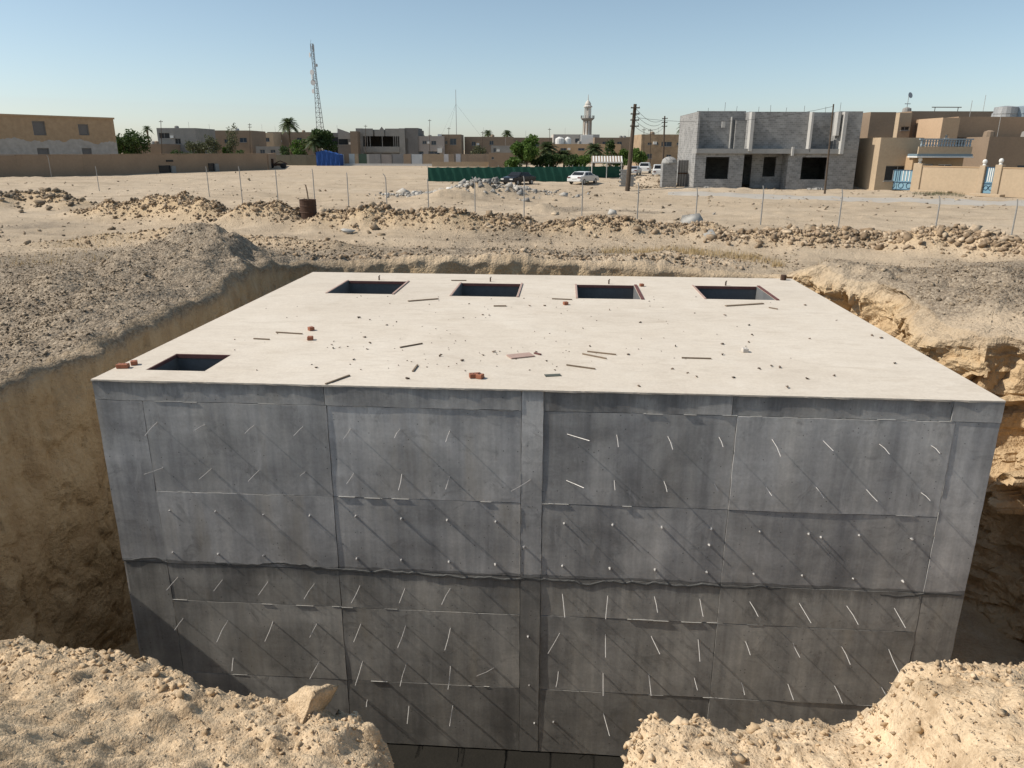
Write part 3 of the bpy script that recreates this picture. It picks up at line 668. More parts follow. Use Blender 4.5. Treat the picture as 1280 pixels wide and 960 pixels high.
# ------------------------------------------------------------------ the concrete tank
TL = np.array([-.386, 13.82, BOT])
tank = empty('concrete_tank', TL, 0, 'huge grey concrete underground tank with pale flat roof, standing in the pit', 'tank')
OFF = tuple(-TL)
HATCH = [(-5.03, -3.64, 15.62, 17.24), (-2.33, -.97, 15.53, 17.14), (.33, 1.62, 15.49, 17.15), (3.0, 4.40, 15.64, 17.24), (-5.80, -4.95, 9.68, 10.55)]
def roof_slab():
    xs = sorted({XL, XR, *[h[0] for h in HATCH], *[h[1] for h in HATCH]}); ys = sorted({YF + .02, YB, *[h[2] for h in HATCH], *[h[3] for h in HATCH]})
    m = MB(); z1, z0 = TOP, TOP - .28
    hole = lambda x, y: any(h[0] < x < h[1] and h[2] < y < h[3] for h in HATCH)
    for a, b in zip(xs, xs[1:]):
        for c, d in zip(ys, ys[1:]):
            if hole((a + b) / 2, (c + d) / 2): continue
            m.quad((a, c, z1), (b, c, z1), (b, d, z1), (a, d, z1)); m.quad((a, d, z0), (b, d, z0), (b, c, z0), (a, c, z0))
    m.quad((XL, YF + .02, z0), (XR, YF + .02, z0), (XR, YF + .02, z1), (XL, YF + .02, z1)); m.quad((XR, YB, z0), (XL, YB, z0), (XL, YB, z1), (XR, YB, z1))
    m.quad((XL, YB, z0), (XL, YF + .02, z0), (XL, YF + .02, z1), (XL, YB, z1)); m.quad((XR, YF + .02, z0), (XR, YB, z0), (XR, YB, z1), (XR, YF + .02, z1))
    m.build('roof_slab', M_ROOF, tank, loc=OFF)
    for k, (a, b, c, d) in enumerate(HATCH):
        m = MB(); z0 = TOP - .62; zt = TOP - .004
        m.quad((a, c, z0), (a, c, zt), (b, c, zt), (b, c, z0)); m.quad((a, d, z0), (b, d, z0), (b, d, zt), (a, d, zt))
        m.quad((a, c, z0), (a, d, z0), (a, d, zt), (a, c, zt)); m.quad((b, d, z0), (b, c, z0), (b, c, zt), (b, d, zt))
        h = m.build('hatch', plain('hatch_shade_concrete', (.17, .172, .17), .85, .35, 2), tank, loc=OFF)  # recess shade put into the colour: darker than the slab's own concrete
        if k < 4:
            MB().box(a + .02, b - .02, d - .03, d - .004, TOP - .06, TOP - .004).build('trim_board', M_REDWOOD, h)
            w = .06 if k >= 2 else .04
            MB().box(b + .01, b + .01 + w, c - .04, d + .02, TOP + .001, TOP + .022).build('trim_board', M_PINKWOOD if k < 2 else M_REDWOOD, h)
            MB().box(a - .05, a - .01, c - .02, d + .02, TOP + .001, TOP + .014).build('trim_board', M_PINKWOOD, h)
        else:
            MB().box(a + .01, b - .01, d - .025, d - .004, TOP - .06, TOP - .002).build('trim_board', M_REDWOOD, h)
            MB().box(a + .004, a + .02, c + .01, d - .03, TOP - .05, TOP - .002).build('trim_board', M_REDWOOD, h)
roof_slab()
zb = TOP - .28
box('wall', M_FACE, tank, XL, XR, YF + .02, YF + .37, BOT, zb).location = OFF
box('wall', M_FACE, tank, XL, XR, YB - .35, YB, BOT, zb).location = OFF
box('wall', M_FACE, tank, XL, XL + .35, YF + .37, YB - .35, BOT, zb).location = OFF
box('wall', M_FACE, tank, XR - .35, XR, YF + .37, YB - .35, BOT, zb).location = OFF
box('floor_slab', M_FACE, tank, XL + .35, XR - .35, YF + .37, YB - .35, BOT, BOT + .3).location = OFF
MB().box(XL - .4, XR + .4, YF - .55, YB + .4, FLOOR - .1, BOT - .004).build('footing', M_MUDFOOT, tank, bevel=.02, loc=OFF)  # footing shares the near-black floor colour, darker than the wall concrete
# cast panels of the front face: each keeps the step and the joint its form left
vx = [XL, -5.62, -3.09, -.50, -.21, 2.27, 4.97, XR]
rowsz = [TOP - .003, TOP - .29, TOP - 1.62, TOP - 2.76, TOP - 3.38, TOP - 4.64, BOT + .02]
def panel(x0, x1, z0, z1, proud, mat):
    g = .004; bm = bmesh.new()
    nx, nz = max(2, int((x1 - x0) / .16)), max(2, int((z1 - z0) / .16))
    xs = np.linspace(x0 + g, x1 - g, nx + 1); zs = np.linspace(z0 + g, z1 - g, nz + 1)
    V = []
    for j, z in enumerate(zs):
        for i, xx in enumerate(xs):
            edge = i in (0, nx) or j in (0, nz)
            bulge = .006 * float(fbm(np.array([xx * .8]), np.array([z * .8]), o=2, seed=int(x0 * 7 + z0 * 13) & 255)[0])
            V.append((xx + (rnd.uniform(-.004, .004) if edge else 0), YF - proud - bulge , z + (rnd.uniform(-.004, .004) if edge else 0)))
    F = [(j * (nx + 1) + i, j * (nx + 1) + i + 1, (j + 1) * (nx + 1) + i + 1, (j + 1) * (nx + 1) + i) for j in range(nz) for i in range(nx)]
    n0 = len(V); ring = [i for i in range(nx + 1)] + [j * (nx + 1) + nx for j in range(1, nz + 1)] + [nz * (nx + 1) + i for i in range(nx - 1, -1, -1)] + [j * (nx + 1) for j in range(nz - 1, 0, -1)]
    R = len(ring)
    for r in ring: V.append(V[r])
    for r in ring: V.append((V[r][0], YF + .02, V[r][2]))
    for k in range(R):
        k2 = (k + 1) % R; F.append((n0 + k2, n0 + k, n0 + R + k, n0 + R + k2))
    me = bpy.data.meshes.new('wall_panel'); me.from_pydata(V, [], F); me.update(); me.materials.append(mat)
    for p in me.polygons[:nx * nz]: p.use_smooth = True
    return link('wall_panel', me, tank, OFF)
for r in range(6):
    cols = vx if r else [XL, -3.11, -.50, -.21, 2.2, 4.9, XR]
    z1, z0 = rowsz[r], rowsz[r + 1]
    for c, (a, b) in enumerate(zip(cols, cols[1:])):
        if r and c == 3:
            if r == 1: panel(a, b, rowsz[3], rowsz[0], .011, M_FACE)
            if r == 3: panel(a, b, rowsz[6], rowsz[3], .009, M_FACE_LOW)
            continue
        if r == 0 and c == 2: continue
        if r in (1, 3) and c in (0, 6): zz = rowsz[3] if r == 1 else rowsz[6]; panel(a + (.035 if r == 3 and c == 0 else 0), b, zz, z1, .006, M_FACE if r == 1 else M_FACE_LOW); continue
        if r and c in (0, 6): continue
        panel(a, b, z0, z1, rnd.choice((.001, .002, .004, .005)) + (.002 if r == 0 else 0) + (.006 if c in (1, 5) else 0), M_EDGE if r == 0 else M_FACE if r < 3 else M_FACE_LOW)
# ragged lip along the roof edge
m = MB(); xx = XL; 
xs = np.arange(XL, XR + .01, .05); ov = .004 + .010 * np.clip(fbm(xs * 2.2, xs * 0, o=4, seed=131), 0, 1) + .006 * np.clip(fbm(xs * 9, xs * 0, o=2, seed=132), 0, 1)
for i in range(len(xs) - 1):
    a, b = xs[i], min(xs[i + 1], XR); ya, yb = YF - .016 - ov[i], YF - .016 - ov[i + 1]; zt = TOP + .003; zl = TOP - .012 - ov[i]
    m.quad((a, ya, zt), (b, yb, zt), (b, YF + .06, zt), (a, YF + .06, zt)); m.quad((a, ya, zl), (b, yb, zl), (b, yb, zt), (a, ya, zt)); m.quad((a, YF, zl), (b, YF, zl), (b, yb, zl), (a, ya, zl))
m.build('edge_lip', M_ROOF, tank, loc=OFF)
# mortar fins squeezed through the form joints: hair-thin ragged lines
FM = MB()
def fin(x0, x1, z, vert=False, dens=.5):
    u = x0
    while u < x1:
        L = rnd.uniform(.03, .28)
        if rnd.random() < dens:
            h = rnd.uniform(.001, .003); p = rnd.uniform(.0, .003); v = min(u + L, x1); j = rnd.uniform(-.005, .005)
            if vert: FM.box(z - h + j, z + h + j, YF - p - .012, YF + .01, u, v)
            else: FM.box(u, v, YF - p - .012, YF + .01, z - h + j, z + h + j)
        u += L
for (a, b) in ((-5.62, -3.09), (-3.09, -.5), (-.21, 2.27), (2.27, 4.97)):
    fin(a, b, rowsz[1], dens=.28); fin(a, b, rowsz[2], dens=.22); fin(a, b, rowsz[4], dens=.32); fin(a, b, rowsz[5], dens=.18)
for xv, z0, z1, dn in ((-.5, -1.8, .2, .35), (-.21, -1.8, -1.5, .5), (4.97, -1.0, .62, .45), (4.97, -4.6, -1.9, .3), (-5.62, -3.5, -1.8, .12), (4.9, .62, .88, .8)): fin(z0, z1, xv, True, dn)
tag(FM.build('mortar_fins', M_FIN, tank, loc=OFF), kind='stuff')
# ragged overlap of the upper pour over the lower one
m = MB(); xs = np.arange(XL + .02, XR, .045)
dz = .05 * fbm(xs * .8, xs * 0 + 2, o=3, seed=141) + .025 * fbm(xs * 5, xs * 0, o=3, seed=142); pr = .001 + .003 * fbm(xs * 3, xs * 0 + 5, o=3, seed=143)
for i in range(len(xs) - 1):
    z0, z1 = rowsz[3] + dz[i], rowsz[3] + dz[i + 1]; a, b = xs[i], xs[i + 1]
    y0, y1 = YF - .011 - max(.001, pr[i]), YF - .011 - max(.001, pr[i + 1])
    m.quad((a, y0, z0 - .025), (b, y1, z1 - .025), (b, y1, z1), (a, y0, z0)); m.quad((a, y0, z0), (b, y1, z1), (b, YF, z1 + .012), (a, YF, z0 + .012)); m.quad((a, YF, z0 - .03), (b, YF, z1 - .03), (b, y1, z1 - .025), (a, y0, z0 - .025))
m.build('pour_joint', plain('joint_grime', (.13, .13, .125), .9, .5, 9), tank, loc=OFF)
# form ties left sticking out of the face: (root px, tip px)
TIES = """196 528 181 545;256 531 242 539;318 532 306 542;379 533 367 545;204 585 180 593;264 586 249 599;324 588 310 602;382 590 375 595;222 722 208 738;278 725 267 739;335 727 323 744;393 730 380 749;229 773 218 788;285 775 271 803;341 777 331 802;396 780 387 797;291 822 290 839;399 827 387 849
438 536 429 549;500 537 493 548;562 539 557 553;442 592 433 605;502 593 498 613;562 596 557 612;664 600 639 614;450 732 439 754;506 736 499 754;563 736 552 756;451 780 442 803;507 782 497 810;563 785 556 813;453 827 444 857;508 830 500 858;563 833 560 862;619 835 596 845;459 875 458 884;511 883 509 905;566 882 562 908
708 543 737 551;771 544 773 559;835 546 841 562;899 547 904 559;707 601 730 610;768 601 769 613;830 602 834 615;893 605 898 615;703 743 706 772;760 745 757 774;818 746 822 766;875 749 879 771;700 792 685 817;757 793 757 822;814 796 825 818;873 800 875 827;698 840 695 859;754 842 754 870;811 843 814 870;868 848 872 863;754 892 762 920
965 549 976 571;1029 551 1042 564;1099 555 1112 568;1164 557 1175 567;957 607 965 620;1020 609 1030 623;1083 612 1097 627;1151 616 1163 626;937 752 948 771;999 754 1014 779;1058 757 1073 781;1118 760 1132 785;932 802 938 819;991 804 1000 822;1052 808 1063 831;1111 811 1124 841;927 853 931 869;985 855 992 875;1043 857 1053 879;1102 859 1116 887"""
STUBS = "212 638;270 639;329 643;387 644;217 690;273 692;330 694;445 645;502 648;559 650;620 652;446 698;502 700;561 702;619 705;705 654;766 656;827 659;889 661;886 681;703 707;762 710;819 712;883 715;950 664;1011 667;1074 669;1139 673;942 717;1003 719;1066 723;1128 726;660 795;662 856;668 903;692 902;1026 671;655 683"
for item in TIES.replace('\n', ';').split(';'):
    a, b, c, d = map(float, item.split()); B = py_(a, b, YF - .005); best = None
    for L in np.arange(.08, .62, .01):
        T = py_(c, d, YF - L); e = math.hypot(T[0] - B[0], T[2] - B[2])
        if best is None or e < best[0]: best = (e, T, L)
    T = best[1]; T[2] -= 0
    mid = (B + T) / 2 + np.array([rnd.uniform(-.008, .008), 0, rnd.uniform(-.004, .012)])
    MB().tube([B + np.array([0, .02, 0]), mid, T], .0052, 5).build('tie_rod', M_TIE, tank, loc=OFF)
for item in STUBS.split(';'):
    a, b = map(float, item.split()); B = py_(a, b, YF - .005)
    MB().tube([B + np.array([0, .02, 0]), B - np.array([rnd.uniform(-.01, .01), rnd.uniform(.02, .05), 0])], [.02, .009], 6).build('tie_stub', M_TIE, tank, loc=OFF)
for px, pyy in ((474, 350), (613, 352), (761, 355), (907, 357)):
    p = gp(px, pyy, TOP); MB().tube([(p[0], p[1], TOP - .02), (p[0], p[1], TOP + .09), (p[0] + .02, p[1], TOP + .11)], .018, 6).build('lifting_peg', M_RUST, tank, loc=OFF)
p = gp(979, 350, TOP); MB().tube([(p[0], p[1], TOP - .02), (p[0], p[1], TOP + .12)], .07, 8).build('pipe_stub', M_RUST, tank, loc=OFF)

# ------------------------------------------------------------------ things lying on the roof
def on_roof(px, py): return gp(px, py, TOP)
def brick(px, py, rz, label, group=None, half=False, tilt=0, mat=M_BRICK):
    p = on_roof(px, py); L = .09 if half else .16
    e = empty('brick', (p[0], p[1], TOP + .002), rz, label, 'brick', group)
    m = MB().box(-L / 2, L / 2, -.045, .045, 0, .06); b = m.build('body', mat, e, bevel=.006)
    for k in range(2 if half else 4):                      # core holes
        x = -L / 2 + L * (k + .5) / (2 if half else 4); MB().lathe([(.011, .0605), (.011, .0612)], 8, (x, 0, 0)).build('core_hole', M_DARK, e)
    e.rotation_euler = (tilt, 0, rz); return e
brick(154, 460, .15, 'red perforated brick at the left corner of the roof beside the small hatch')
brick(168, 456, .5, 'flat dark brick fragment right of the corner brick on the roof', half=True)
brick(594, 472, .3, 'broken brick pair near the middle of the front roof edge'); 
brick(600, 473, 1.2, 'half brick touching the broken brick near the front roof edge', half=True)
brick(389, 413, .8, 'orange half brick on the left part of the roof, the farther of two', half=True)
brick(388, 425, .2, 'orange half brick on the left part of the roof, the nearer of two', half=True)
brick(707, 381, .4, 'orange half brick just in front of the third rear hatch', half=True)
brick(931, 440, .1, 'white stained block fragment on the right half of the roof', half=True, mat=plain('pale_brick', (.58, .53, .47), .9, .2, 9))
brick(802, 358, .2, 'small dark brick piece behind the second and third rear hatches', half=True)
def stick(a, b, w, label, name='timber_stick', mat=M_WOOD, th=.03, cat='stick'):
    A, B = on_roof(*a), on_roof(*b); d = B - A; L = math.hypot(d[0], d[1]); rz = math.atan2(d[1], d[0])
    m = MB(); n = 5
    for k in range(n + 1): pass
    w = w * (.62 if w < .2 else .8); th = th * .6
    bm = MB().box(0, L, -w / 2, w / 2, 0, th)
    o = bm.build(name, mat, None, bevel=.002, loc=(A[0], A[1], TOP + .003)); o.rotation_euler = (0, 0, rz); return tag(o, label, cat)
stick((500, 435), (528, 430), .035, 'thin dark stick on the roof left of centre')
stick((407, 481), (437, 470), .045, 'dark stick slanting over the front roof edge at left')
stick((516, 465), (522, 457), .04, 'short dark stick pointing away near the front of the roof')
stick((734, 440), (770, 444), .03, 'upper of two crossed thin rods right of the pink board')
stick((728, 443), (758, 449), .03, 'lower of two crossed thin rods right of the pink board')
stick((708, 457), (744, 462), .03, 'long thin rod lying between the pink board and the dark plate')
stick((510, 377), (548, 374), .09, 'weathered plank in front of the gap between first and second rear hatches', 'plank', cat='plank')
stick((617, 383), (633, 383), .09, 'short splintered plank in front of the second rear hatch', 'plank', cat='plank')
stick((690, 374), (715, 375), .05, 'thin grey batten between the second and third rear hatches')
stick((564, 351), (583, 351), .06, 'pale batten behind the second rear hatch')
stick((852, 448), (889, 449), .035, 'thin dark rod on the right half of the roof')
stick((907, 383), (954, 380), .10, 'long grey plank in front of the right rear hatch', 'plank', cat='plank')
stick((961, 385), (972, 387), .03, 'short thin stick at the right end of the grey plank')
stick((345, 416), (378, 418), .035, 'thin brown stick beside the orange half bricks')
stick((317, 424), (337, 425), .03, 'small pale twig left of the orange half bricks')
stick((636, 447), (665, 444), .26, 'pink shuttering board lying at the centre of the roof', 'shuttering_board', M_PINKWOOD, .03, 'board')
stick((668, 442), (676, 444), .06, 'dark red splinter touching the pink shuttering board', 'timber_splinter', M_REDWOOD)
stick((681, 470), (701, 469), .16, 'dark steel plate near the front roof edge', 'steel_plate', plain('dark_plate', (.10, .105, .085), .6, .4, 12), .012, 'plate')
chips = [(380 + a / 2.909, 320 + b / 2.909) for a, b in ((200, 226), (240, 234), (335, 241), (300, 252), (650, 215), (673, 217), (600, 175), (312, 175), (220, 297), (240, 318), (232, 340), (180, 378), (45, 407), (497, 365), (576, 382), (691, 350), (651, 362), (1014, 265), (1040, 330), (1180, 360), (1217, 475), (340, 465), (377, 448), (100, 325), (105, 337), (130, 335), (846, 349), (820, 182), (875, 182), (1110, 197), (1222, 243))]
chips += [(800 + a / 2.667, 320 + b / 2.667) for a, b in ((282, 200), (362, 232), (373, 266), (363, 289), (274, 295), (275, 330), (118, 303), (565, 277), (440, 370), (467, 373), (397, 379), (560, 411), (312, 407), (188, 404), (160, 392), (107, 378), (645, 400), (490, 440), (655, 217), (775, 267), (805, 275), (849, 359), (1042, 408), (550, 165), (30, 152))]
nbig = len(chips)
for _ in range(150): chips.append((rnd.gauss(620, 190), 370 + 95 * rnd.random() ** 1.2))
cm = [npmesh('stone_chip', V, F, M_CHIP) for V, F in RV_S]
k = 0
for i, (px, pyy) in enumerate(chips):
    p = on_roof(px, pyy)
    if not (XL + .2 < p[0] < XR - .2 and YF + .15 < p[1] < YB - .2): continue
    if any(h[0] - .15 < p[0] < h[1] + .15 and h[2] - .15 < p[1] < h[3] + .15 for h in HATCH): continue
    s = rnd.uniform(.028, .05) if i < nbig else rnd.uniform(.010, .024)
    o = link('stone_chip', cm[i % len(cm)], None, (p[0], p[1], TOP + s * .35), (0, 0, rnd.uniform(0, 6.28)), (s, s * rnd.uniform(.6, 1), s * .7))
    tag(o, 'small brown stone chip strewn on the pale tank roof', 'chip', 'stone chips on the roof')

# ------------------------------------------------------------------ boulders and lumps that stand out
rk = [(860, 286, 1.0, (.75, .55, 1.0), 1, 'upright grey concrete lump on the crest of the berm', M_ROCKG), (886, 299, .9, (1.5, .9, .45), 2, 'pale flat concrete slab leaning below the upright grey lump', M_ROCKG),
      (806, 297, .6, (1.4, .9, .45), 3, 'pale flat slab at the foot of the berm, left of the grey lumps', M_ROCKG), (830, 299, .55, (1.2, .9, .45), 4, 'grey slab piece between two pale slabs on the berm', M_ROCKG),
      (437, 291, .4, (1.3, 1, .5), 5, 'grey flat stone at the foot of the berm right of the barrel', M_ROCKG), (404, 268, .42, (.9, .8, 1.1), 6, 'tan lump on the berm crest right of the barrel', M_ROCK1),
      (1008, 290, .48, (.9, .8, 1.0), 7, 'largest tan boulder on the right-hand berm', M_ROCK1), (694, 268, .36, (1.6, .9, .6), 8, 'dark earth clod on the berm crest below the small gravel heap', M_ROCK1),
      (765, 268, .35, (1, .8, .9), 0, 'grey stone on the open ground right of the small gravel heap', M_ROCKG), (893, 268, .22, (1, .8, .8), 1, 'lone stone on the track in front of the block house', M_ROCKG),
      (535, 276, .3, (1, .9, .9), 3, 'pale stone on the berm crest below the rubble heap', M_ROCK1), (1030, 262, .18, (1, .8, .8), 2, 'small dark stone on the track before the block house', M_ROCK1)]
for px, pyy, s, sq, sd_, lab, mt in rk: rock_obj('boulder', px, pyy, s, mt, lab, 'boulder', None, None, sq, sd_)
for i in range(130):
    u = rnd.random()
    if u < .72: x, y, hh = berm_points(BERM_R, 1, .45); s = rnd.uniform(.11, .25)
    else: x, y, hh = berm_points(BERM_L, 1, .5); s = rnd.uniform(.12, .24)
    z = float(H(x, y)[0]); side = 'right' if u < .72 else 'left'
    rock_obj('berm_rock', 0, 0, s, M_ROCK1, 'tan angular rock heaped on the ' + side + '-hand stone berm', 'rock', 'rocks heaped on the ' + side + ' berm', None, (1, rnd.uniform(.7, 1), rnd.uniform(.7, 1)), i, (x[0], y[0], z))
c = gp(588, 246)
for i in range(46):
    x = np.array([c[0] + rnd.gauss(0, 1.9)]); y = np.array([c[1] + rnd.gauss(-.4, 1.2)]); z = float(H(x, y)[0])
    rock_obj('concrete_chunk', 0, 0, rnd.uniform(.18, .42), M_ROCKG, 'broken grey concrete chunk in the demolition rubble heap', 'rubble', 'chunks of the rubble heap', None, (rnd.uniform(.8, 1.4), rnd.uniform(.6, 1), rnd.uniform(.4, .8)), i, (x[0], y[0], z))
p = gp(560, 226, .8); rock_obj('concrete_chunk', 0, 0, .42, plain('white_chunk', (.66, .64, .60), .9, .15, 4), 'white block on top of the rubble heap', 'rubble', None, None, (1.1, .8, 1), 3, (p[0], p[1] + .2, float(H(p[:1], p[1:2] + .2)[0])))
# big clods at the broken edge of the spoil bank
for px, pyy, yy, s, sq, sd_, lab in ((405, 893, 3.88, .24, (1.35, 1.0, 1.05), 11, 'large tan earth clod perched at the broken end of the left bank'), 
                                   (455, 928, 3.75, .13, (1.2, 1, .9), 13, 'crumbly earth clod low on the end of the left bank')):
    p = py_(px, pyy, yy); p[2] = float(bank_z(p[0], p[1])) - (.05 if s < .14 else .07)
    rock_obj('earth_clod', 0, 0, s, M_CLOD, lab, 'clod', None, None, sq, sd_, p, sub=1)
# dry tufts
def tuft(px, pyy, n, r, h, mat, label, name='dry_grass'):
    g = gp(px, pyy); z = float(H(g[:1], g[1:2])[0])
    a = rng.uniform(0, 6.283, n); d = r * np.sqrt(rng.uniform(0, 1, n)); x, y = d * np.cos(a), d * np.sin(a); hh = h * rng.uniform(.4, 1, n); b = rng.uniform(0, 6.283, n); l = hh * rng.uniform(.2, .7, n); w = rng.uniform(.006, .014, n)
    zz = H(g[0] + x, g[1] + y) - z
    V = np.stack([np.stack([x - w * np.sin(b), y + w * np.cos(b), zz - .03], 1), np.stack([x + w * np.sin(b), y - w * np.cos(b), zz - .03], 1), np.stack([x + l * np.cos(b), y + l * np.sin(b), zz + hh], 1)], 1).reshape(-1, 3)
    me = npmesh(name, V, np.arange(3 * n).reshape(-1, 3), mat); add_attr(me, 'tone', np.repeat(rng.uniform(0, 1, n), 3))
    return tag(link(name, me, None, (g[0], g[1], z)), label, None, None, 'stuff')
for px, pyy, n, r, h, lab in ((790, 322, 420, 1.3, .3, 'straw coloured grass patch behind the third rear hatch'), (835, 318, 420, 1.3, .35, 'straw coloured grass patch between the third and fourth rear hatches'), (870, 328, 350, 1.0, .3, 'small straw patch behind the right rear hatch'), (905, 320, 380, 1.3, .3, 'straw grass patch right of the other dry patches'), (940, 326, 260, 1.0, .28, 'thin straw patch near the right rear corner of the tank'),
                              (1035, 338, 90, .3, .25, 'lone grey tuft on the bare ground right of the tank'), (972, 342, 80, .25, .25, 'little tuft beside the pipe stub at the rear right roof corner'), (215, 312, 300, 1.5, .22, 'pale straw fringe on the left gravel mound'), (120, 305, 260, 1.6, .2, 'pale straw patch on flat ground left of the gravel mound'), (60, 330, 260, 2, .2, 'thin straw patch on the grey gravel at left')):
    tuft(px, pyy, n, r, h, M_DRY, lab)

# ------------------------------------------------------------------ background: helpers
def gz_(x, y): return float(H(np.array([x]), np.array([y]))[0])
def frame_at(pl, pr, dist, py_base=210, dist2=None):
    """ground corner under px pl, yaw so that local x runs to px pr, and the width"""
    A = pt(pl, py_base, dist); B = pt(pr, py_base, dist2 or dist); d = B - A
    return A, math.atan2(d[1], d[0]), math.hypot(d[0], d[1])
def height_at(px, py, dist): return float(pt(px, py, dist)[2])
def wall_holes(m, x0, x1, z0, z1, y, holes, th=.25):
    """front skin at y with rectangular openings and their reveals"""
    xs = sorted({x0, x1, *[h[0] for h in holes], *[h[1] for h in holes]}); zs = sorted({z0, z1, *[h[2] for h in holes], *[h[3] for h in holes]})
    for a, b in zip(xs, xs[1:]):
        for c, d in zip(zs, zs[1:]):
            if any(h[0] <= a and b <= h[1] and h[2] <= c and d <= h[3] for h in holes): continue
            m.quad((a, y, c), (b, y, c), (b, y, d), (a, y, d))
    for a, b, c, d in holes:
        m.quad((a, y, c), (a, y, d), (a, y + th, d), (a, y + th, c)); m.quad((b, y, d), (b, y, c), (b, y + th, c), (b, y + th, d))
        m.quad((a, y, d), (b, y, d), (b, y + th, d), (a, y + th, d)); m.quad((b, y, c), (a, y, c), (a, y + th, c), (b, y + th, c))
def shell(e, Wd, D, Hh, mat, holes=(), name='wall', par=.5, roofm=None, y0=0.0, x0=0.0, z0=0.0):
    """hollow masonry box with openings in the front and a roof below its parapet"""
    m = MB(); wall_holes(m, x0, x0 + Wd, z0, z0 + Hh, y0, list(holes)); x1, y1, z1 = x0 + Wd, y0 + D, z0 + Hh
    m.quad((x1, y0, z0), (x1, y1, z0), (x1, y1, z1), (x1, y0, z1)); m.quad((x0, y1, z0), (x0, y0, z0), (x0, y0, z1), (x0, y1, z1)); m.quad((x1, y1, z0), (x0, y1, z0), (x0, y1, z1), (x1, y1, z1))
    t = .2
    m.quad((x0, y0, z1), (x1, y0, z1), (x1 - t, y0 + t, z1), (x0 + t, y0 + t, z1)); m.quad((x1, y0, z1), (x1, y1, z1), (x1 - t, y1 - t, z1), (x1 - t, y0 + t, z1))
    m.quad((x1, y1, z1), (x0, y1, z1), (x0 + t, y1 - t, z1), (x1 - t, y1 - t, z1)); m.quad((x0, y1, z1), (x0, y0, z1), (x0 + t, y0 + t, z1), (x0 + t, y1 - t, z1))
    zr = z1 - par
    m.quad((x0 + t, y0 + t, zr), (x1 - t, y0 + t, zr), (x1 - t, y0 + t, z1), (x0 + t, y0 + t, z1)); m.quad((x1 - t, y1 - t, zr), (x0 + t, y1 - t, zr), (x0 + t, y1 - t, z1), (x1 - t, y1 - t, z1))
    m.quad((x0 + t, y1 - t, zr), (x0 + t, y0 + t, zr), (x0 + t, y0 + t, z1), (x0 + t, y1 - t, z1)); m.quad((x1 - t, y0 + t, zr), (x1 - t, y1 - t, zr), (x1 - t, y1 - t, z1), (x1 - t, y0 + t, z1))
    w = m.build(name, mat, e)
    MB().box(x0 + t + .004, x1 - t - .004, y0 + t + .004, y1 - t - .004, zr - .2, zr).build('roof', roofm or M_GREYR, e)
    return w
def window(e, a, b, c, d, y=0.0, fm=None, glass=True):
    fm = fm or M_GREYR; m = MB(); t = .07; yy = y + .14
    m.box(a, b, yy, yy + .05, c, c + t); m.box(a, b, yy, yy + .05, d - t, d); m.box(a, a + t, yy, yy + .05, c + t, d - t); m.box(b - t, b, yy, yy + .05, c + t, d - t); m.box((a + b) / 2 - t / 2, (a + b) / 2 + t / 2, yy, yy + .05, c + t, d - t)
    w = m.build('window', fm, e); MB().box(a + t, b - t, yy + .01, yy + .03, c + t, d - t).build('pane', M_GLASS if glass else M_DARK, w)
    MB().box(a - .08, b + .08, y - .10, y + .02, c - .10, c - .004).build('sill', fm, w)
def building(name, label, pl, pr, dist, top, D, mat, wins=(), py_base=210, dist2=None, par=.6, cat='house', group=None, roofm=None, glass=True, fm=None):
    """wins: (px0, px1, py0, py1) read in the photograph"""
    A, rz, Wd = frame_at(pl, pr, dist, py_base, dist2); Hh = height_at((pl + pr) / 2, top, dist)
    e = empty(name, (A[0], A[1], -.1), rz, label, cat, group); holes = []
    for (a, b, c, d) in wins:
        x0 = (a - pl) / (pr - pl) * Wd; x1 = (b - pl) / (pr - pl) * Wd; z1 = height_at(a, c, dist) + .1; z0 = max(.12, height_at(a, d, dist) + .1); holes.append((x0, x1, z0, z1))
    shell(e, Wd, D, Hh + .1, mat, holes, par=par, roofm=roofm)
    for h in holes: window(e, *h, glass=glass, fm=fm)
    if Wd > 7 and Hh > 4:
        for q_ in range(rnd.choice((1, 2))):
            x = Wd * rnd.uniform(.15, .85); zr = Hh + .1 - par; MB().lathe([(.55, 0), (.58, .4), (.55, .8), (.5, 1.15), (.15, 1.3)], 10, (x, D * .5, zr)).build('roof_tank', rnd.choice((M_GALV, M_GREYR, M_BROWN)), e)
        x = Wd * rnd.uniform(.1, .9); MB().tube([(x, .6, Hh - par), (x, .6, Hh + rnd.uniform(1.2, 2.6))], .03, 4).build('aerial', M_POST, e)
        if holes: h = holes[0]; MB().box(h[1] + .25, h[1] + 1.0, -.32, -.003, h[2] + .1, h[2] + .65).build('air_conditioner', M_WHITE, e)
    return e, Wd, Hh
def leaf_mesh(name, P, size, mat, up_bias=0.0):
    """leaf-sized faces at points P"""
    n = len(P); a = rng.normal(0, 1, (n, 3)); a[:, 2] = a[:, 2] * .7 + up_bias; a /= np.linalg.norm(a, axis=1)[:, None]
    b = np.cross(a, rng.normal(0, 1, (n, 3))); b /= np.linalg.norm(b, axis=1)[:, None]; c = np.cross(a, b)
    s = (size * rng.uniform(.6, 1.3, n))[:, None]
    V = np.stack([P - b * s, P + c * s * .45, P + b * s, P - c * s * .45], 1).reshape(-1, 3)
    me = npmesh(name, V, np.arange(4 * n).reshape(-1, 4), mat); add_attr(me, 'tone', np.repeat(rng.uniform(0, 1, n) ** 1.3, 4)); return me
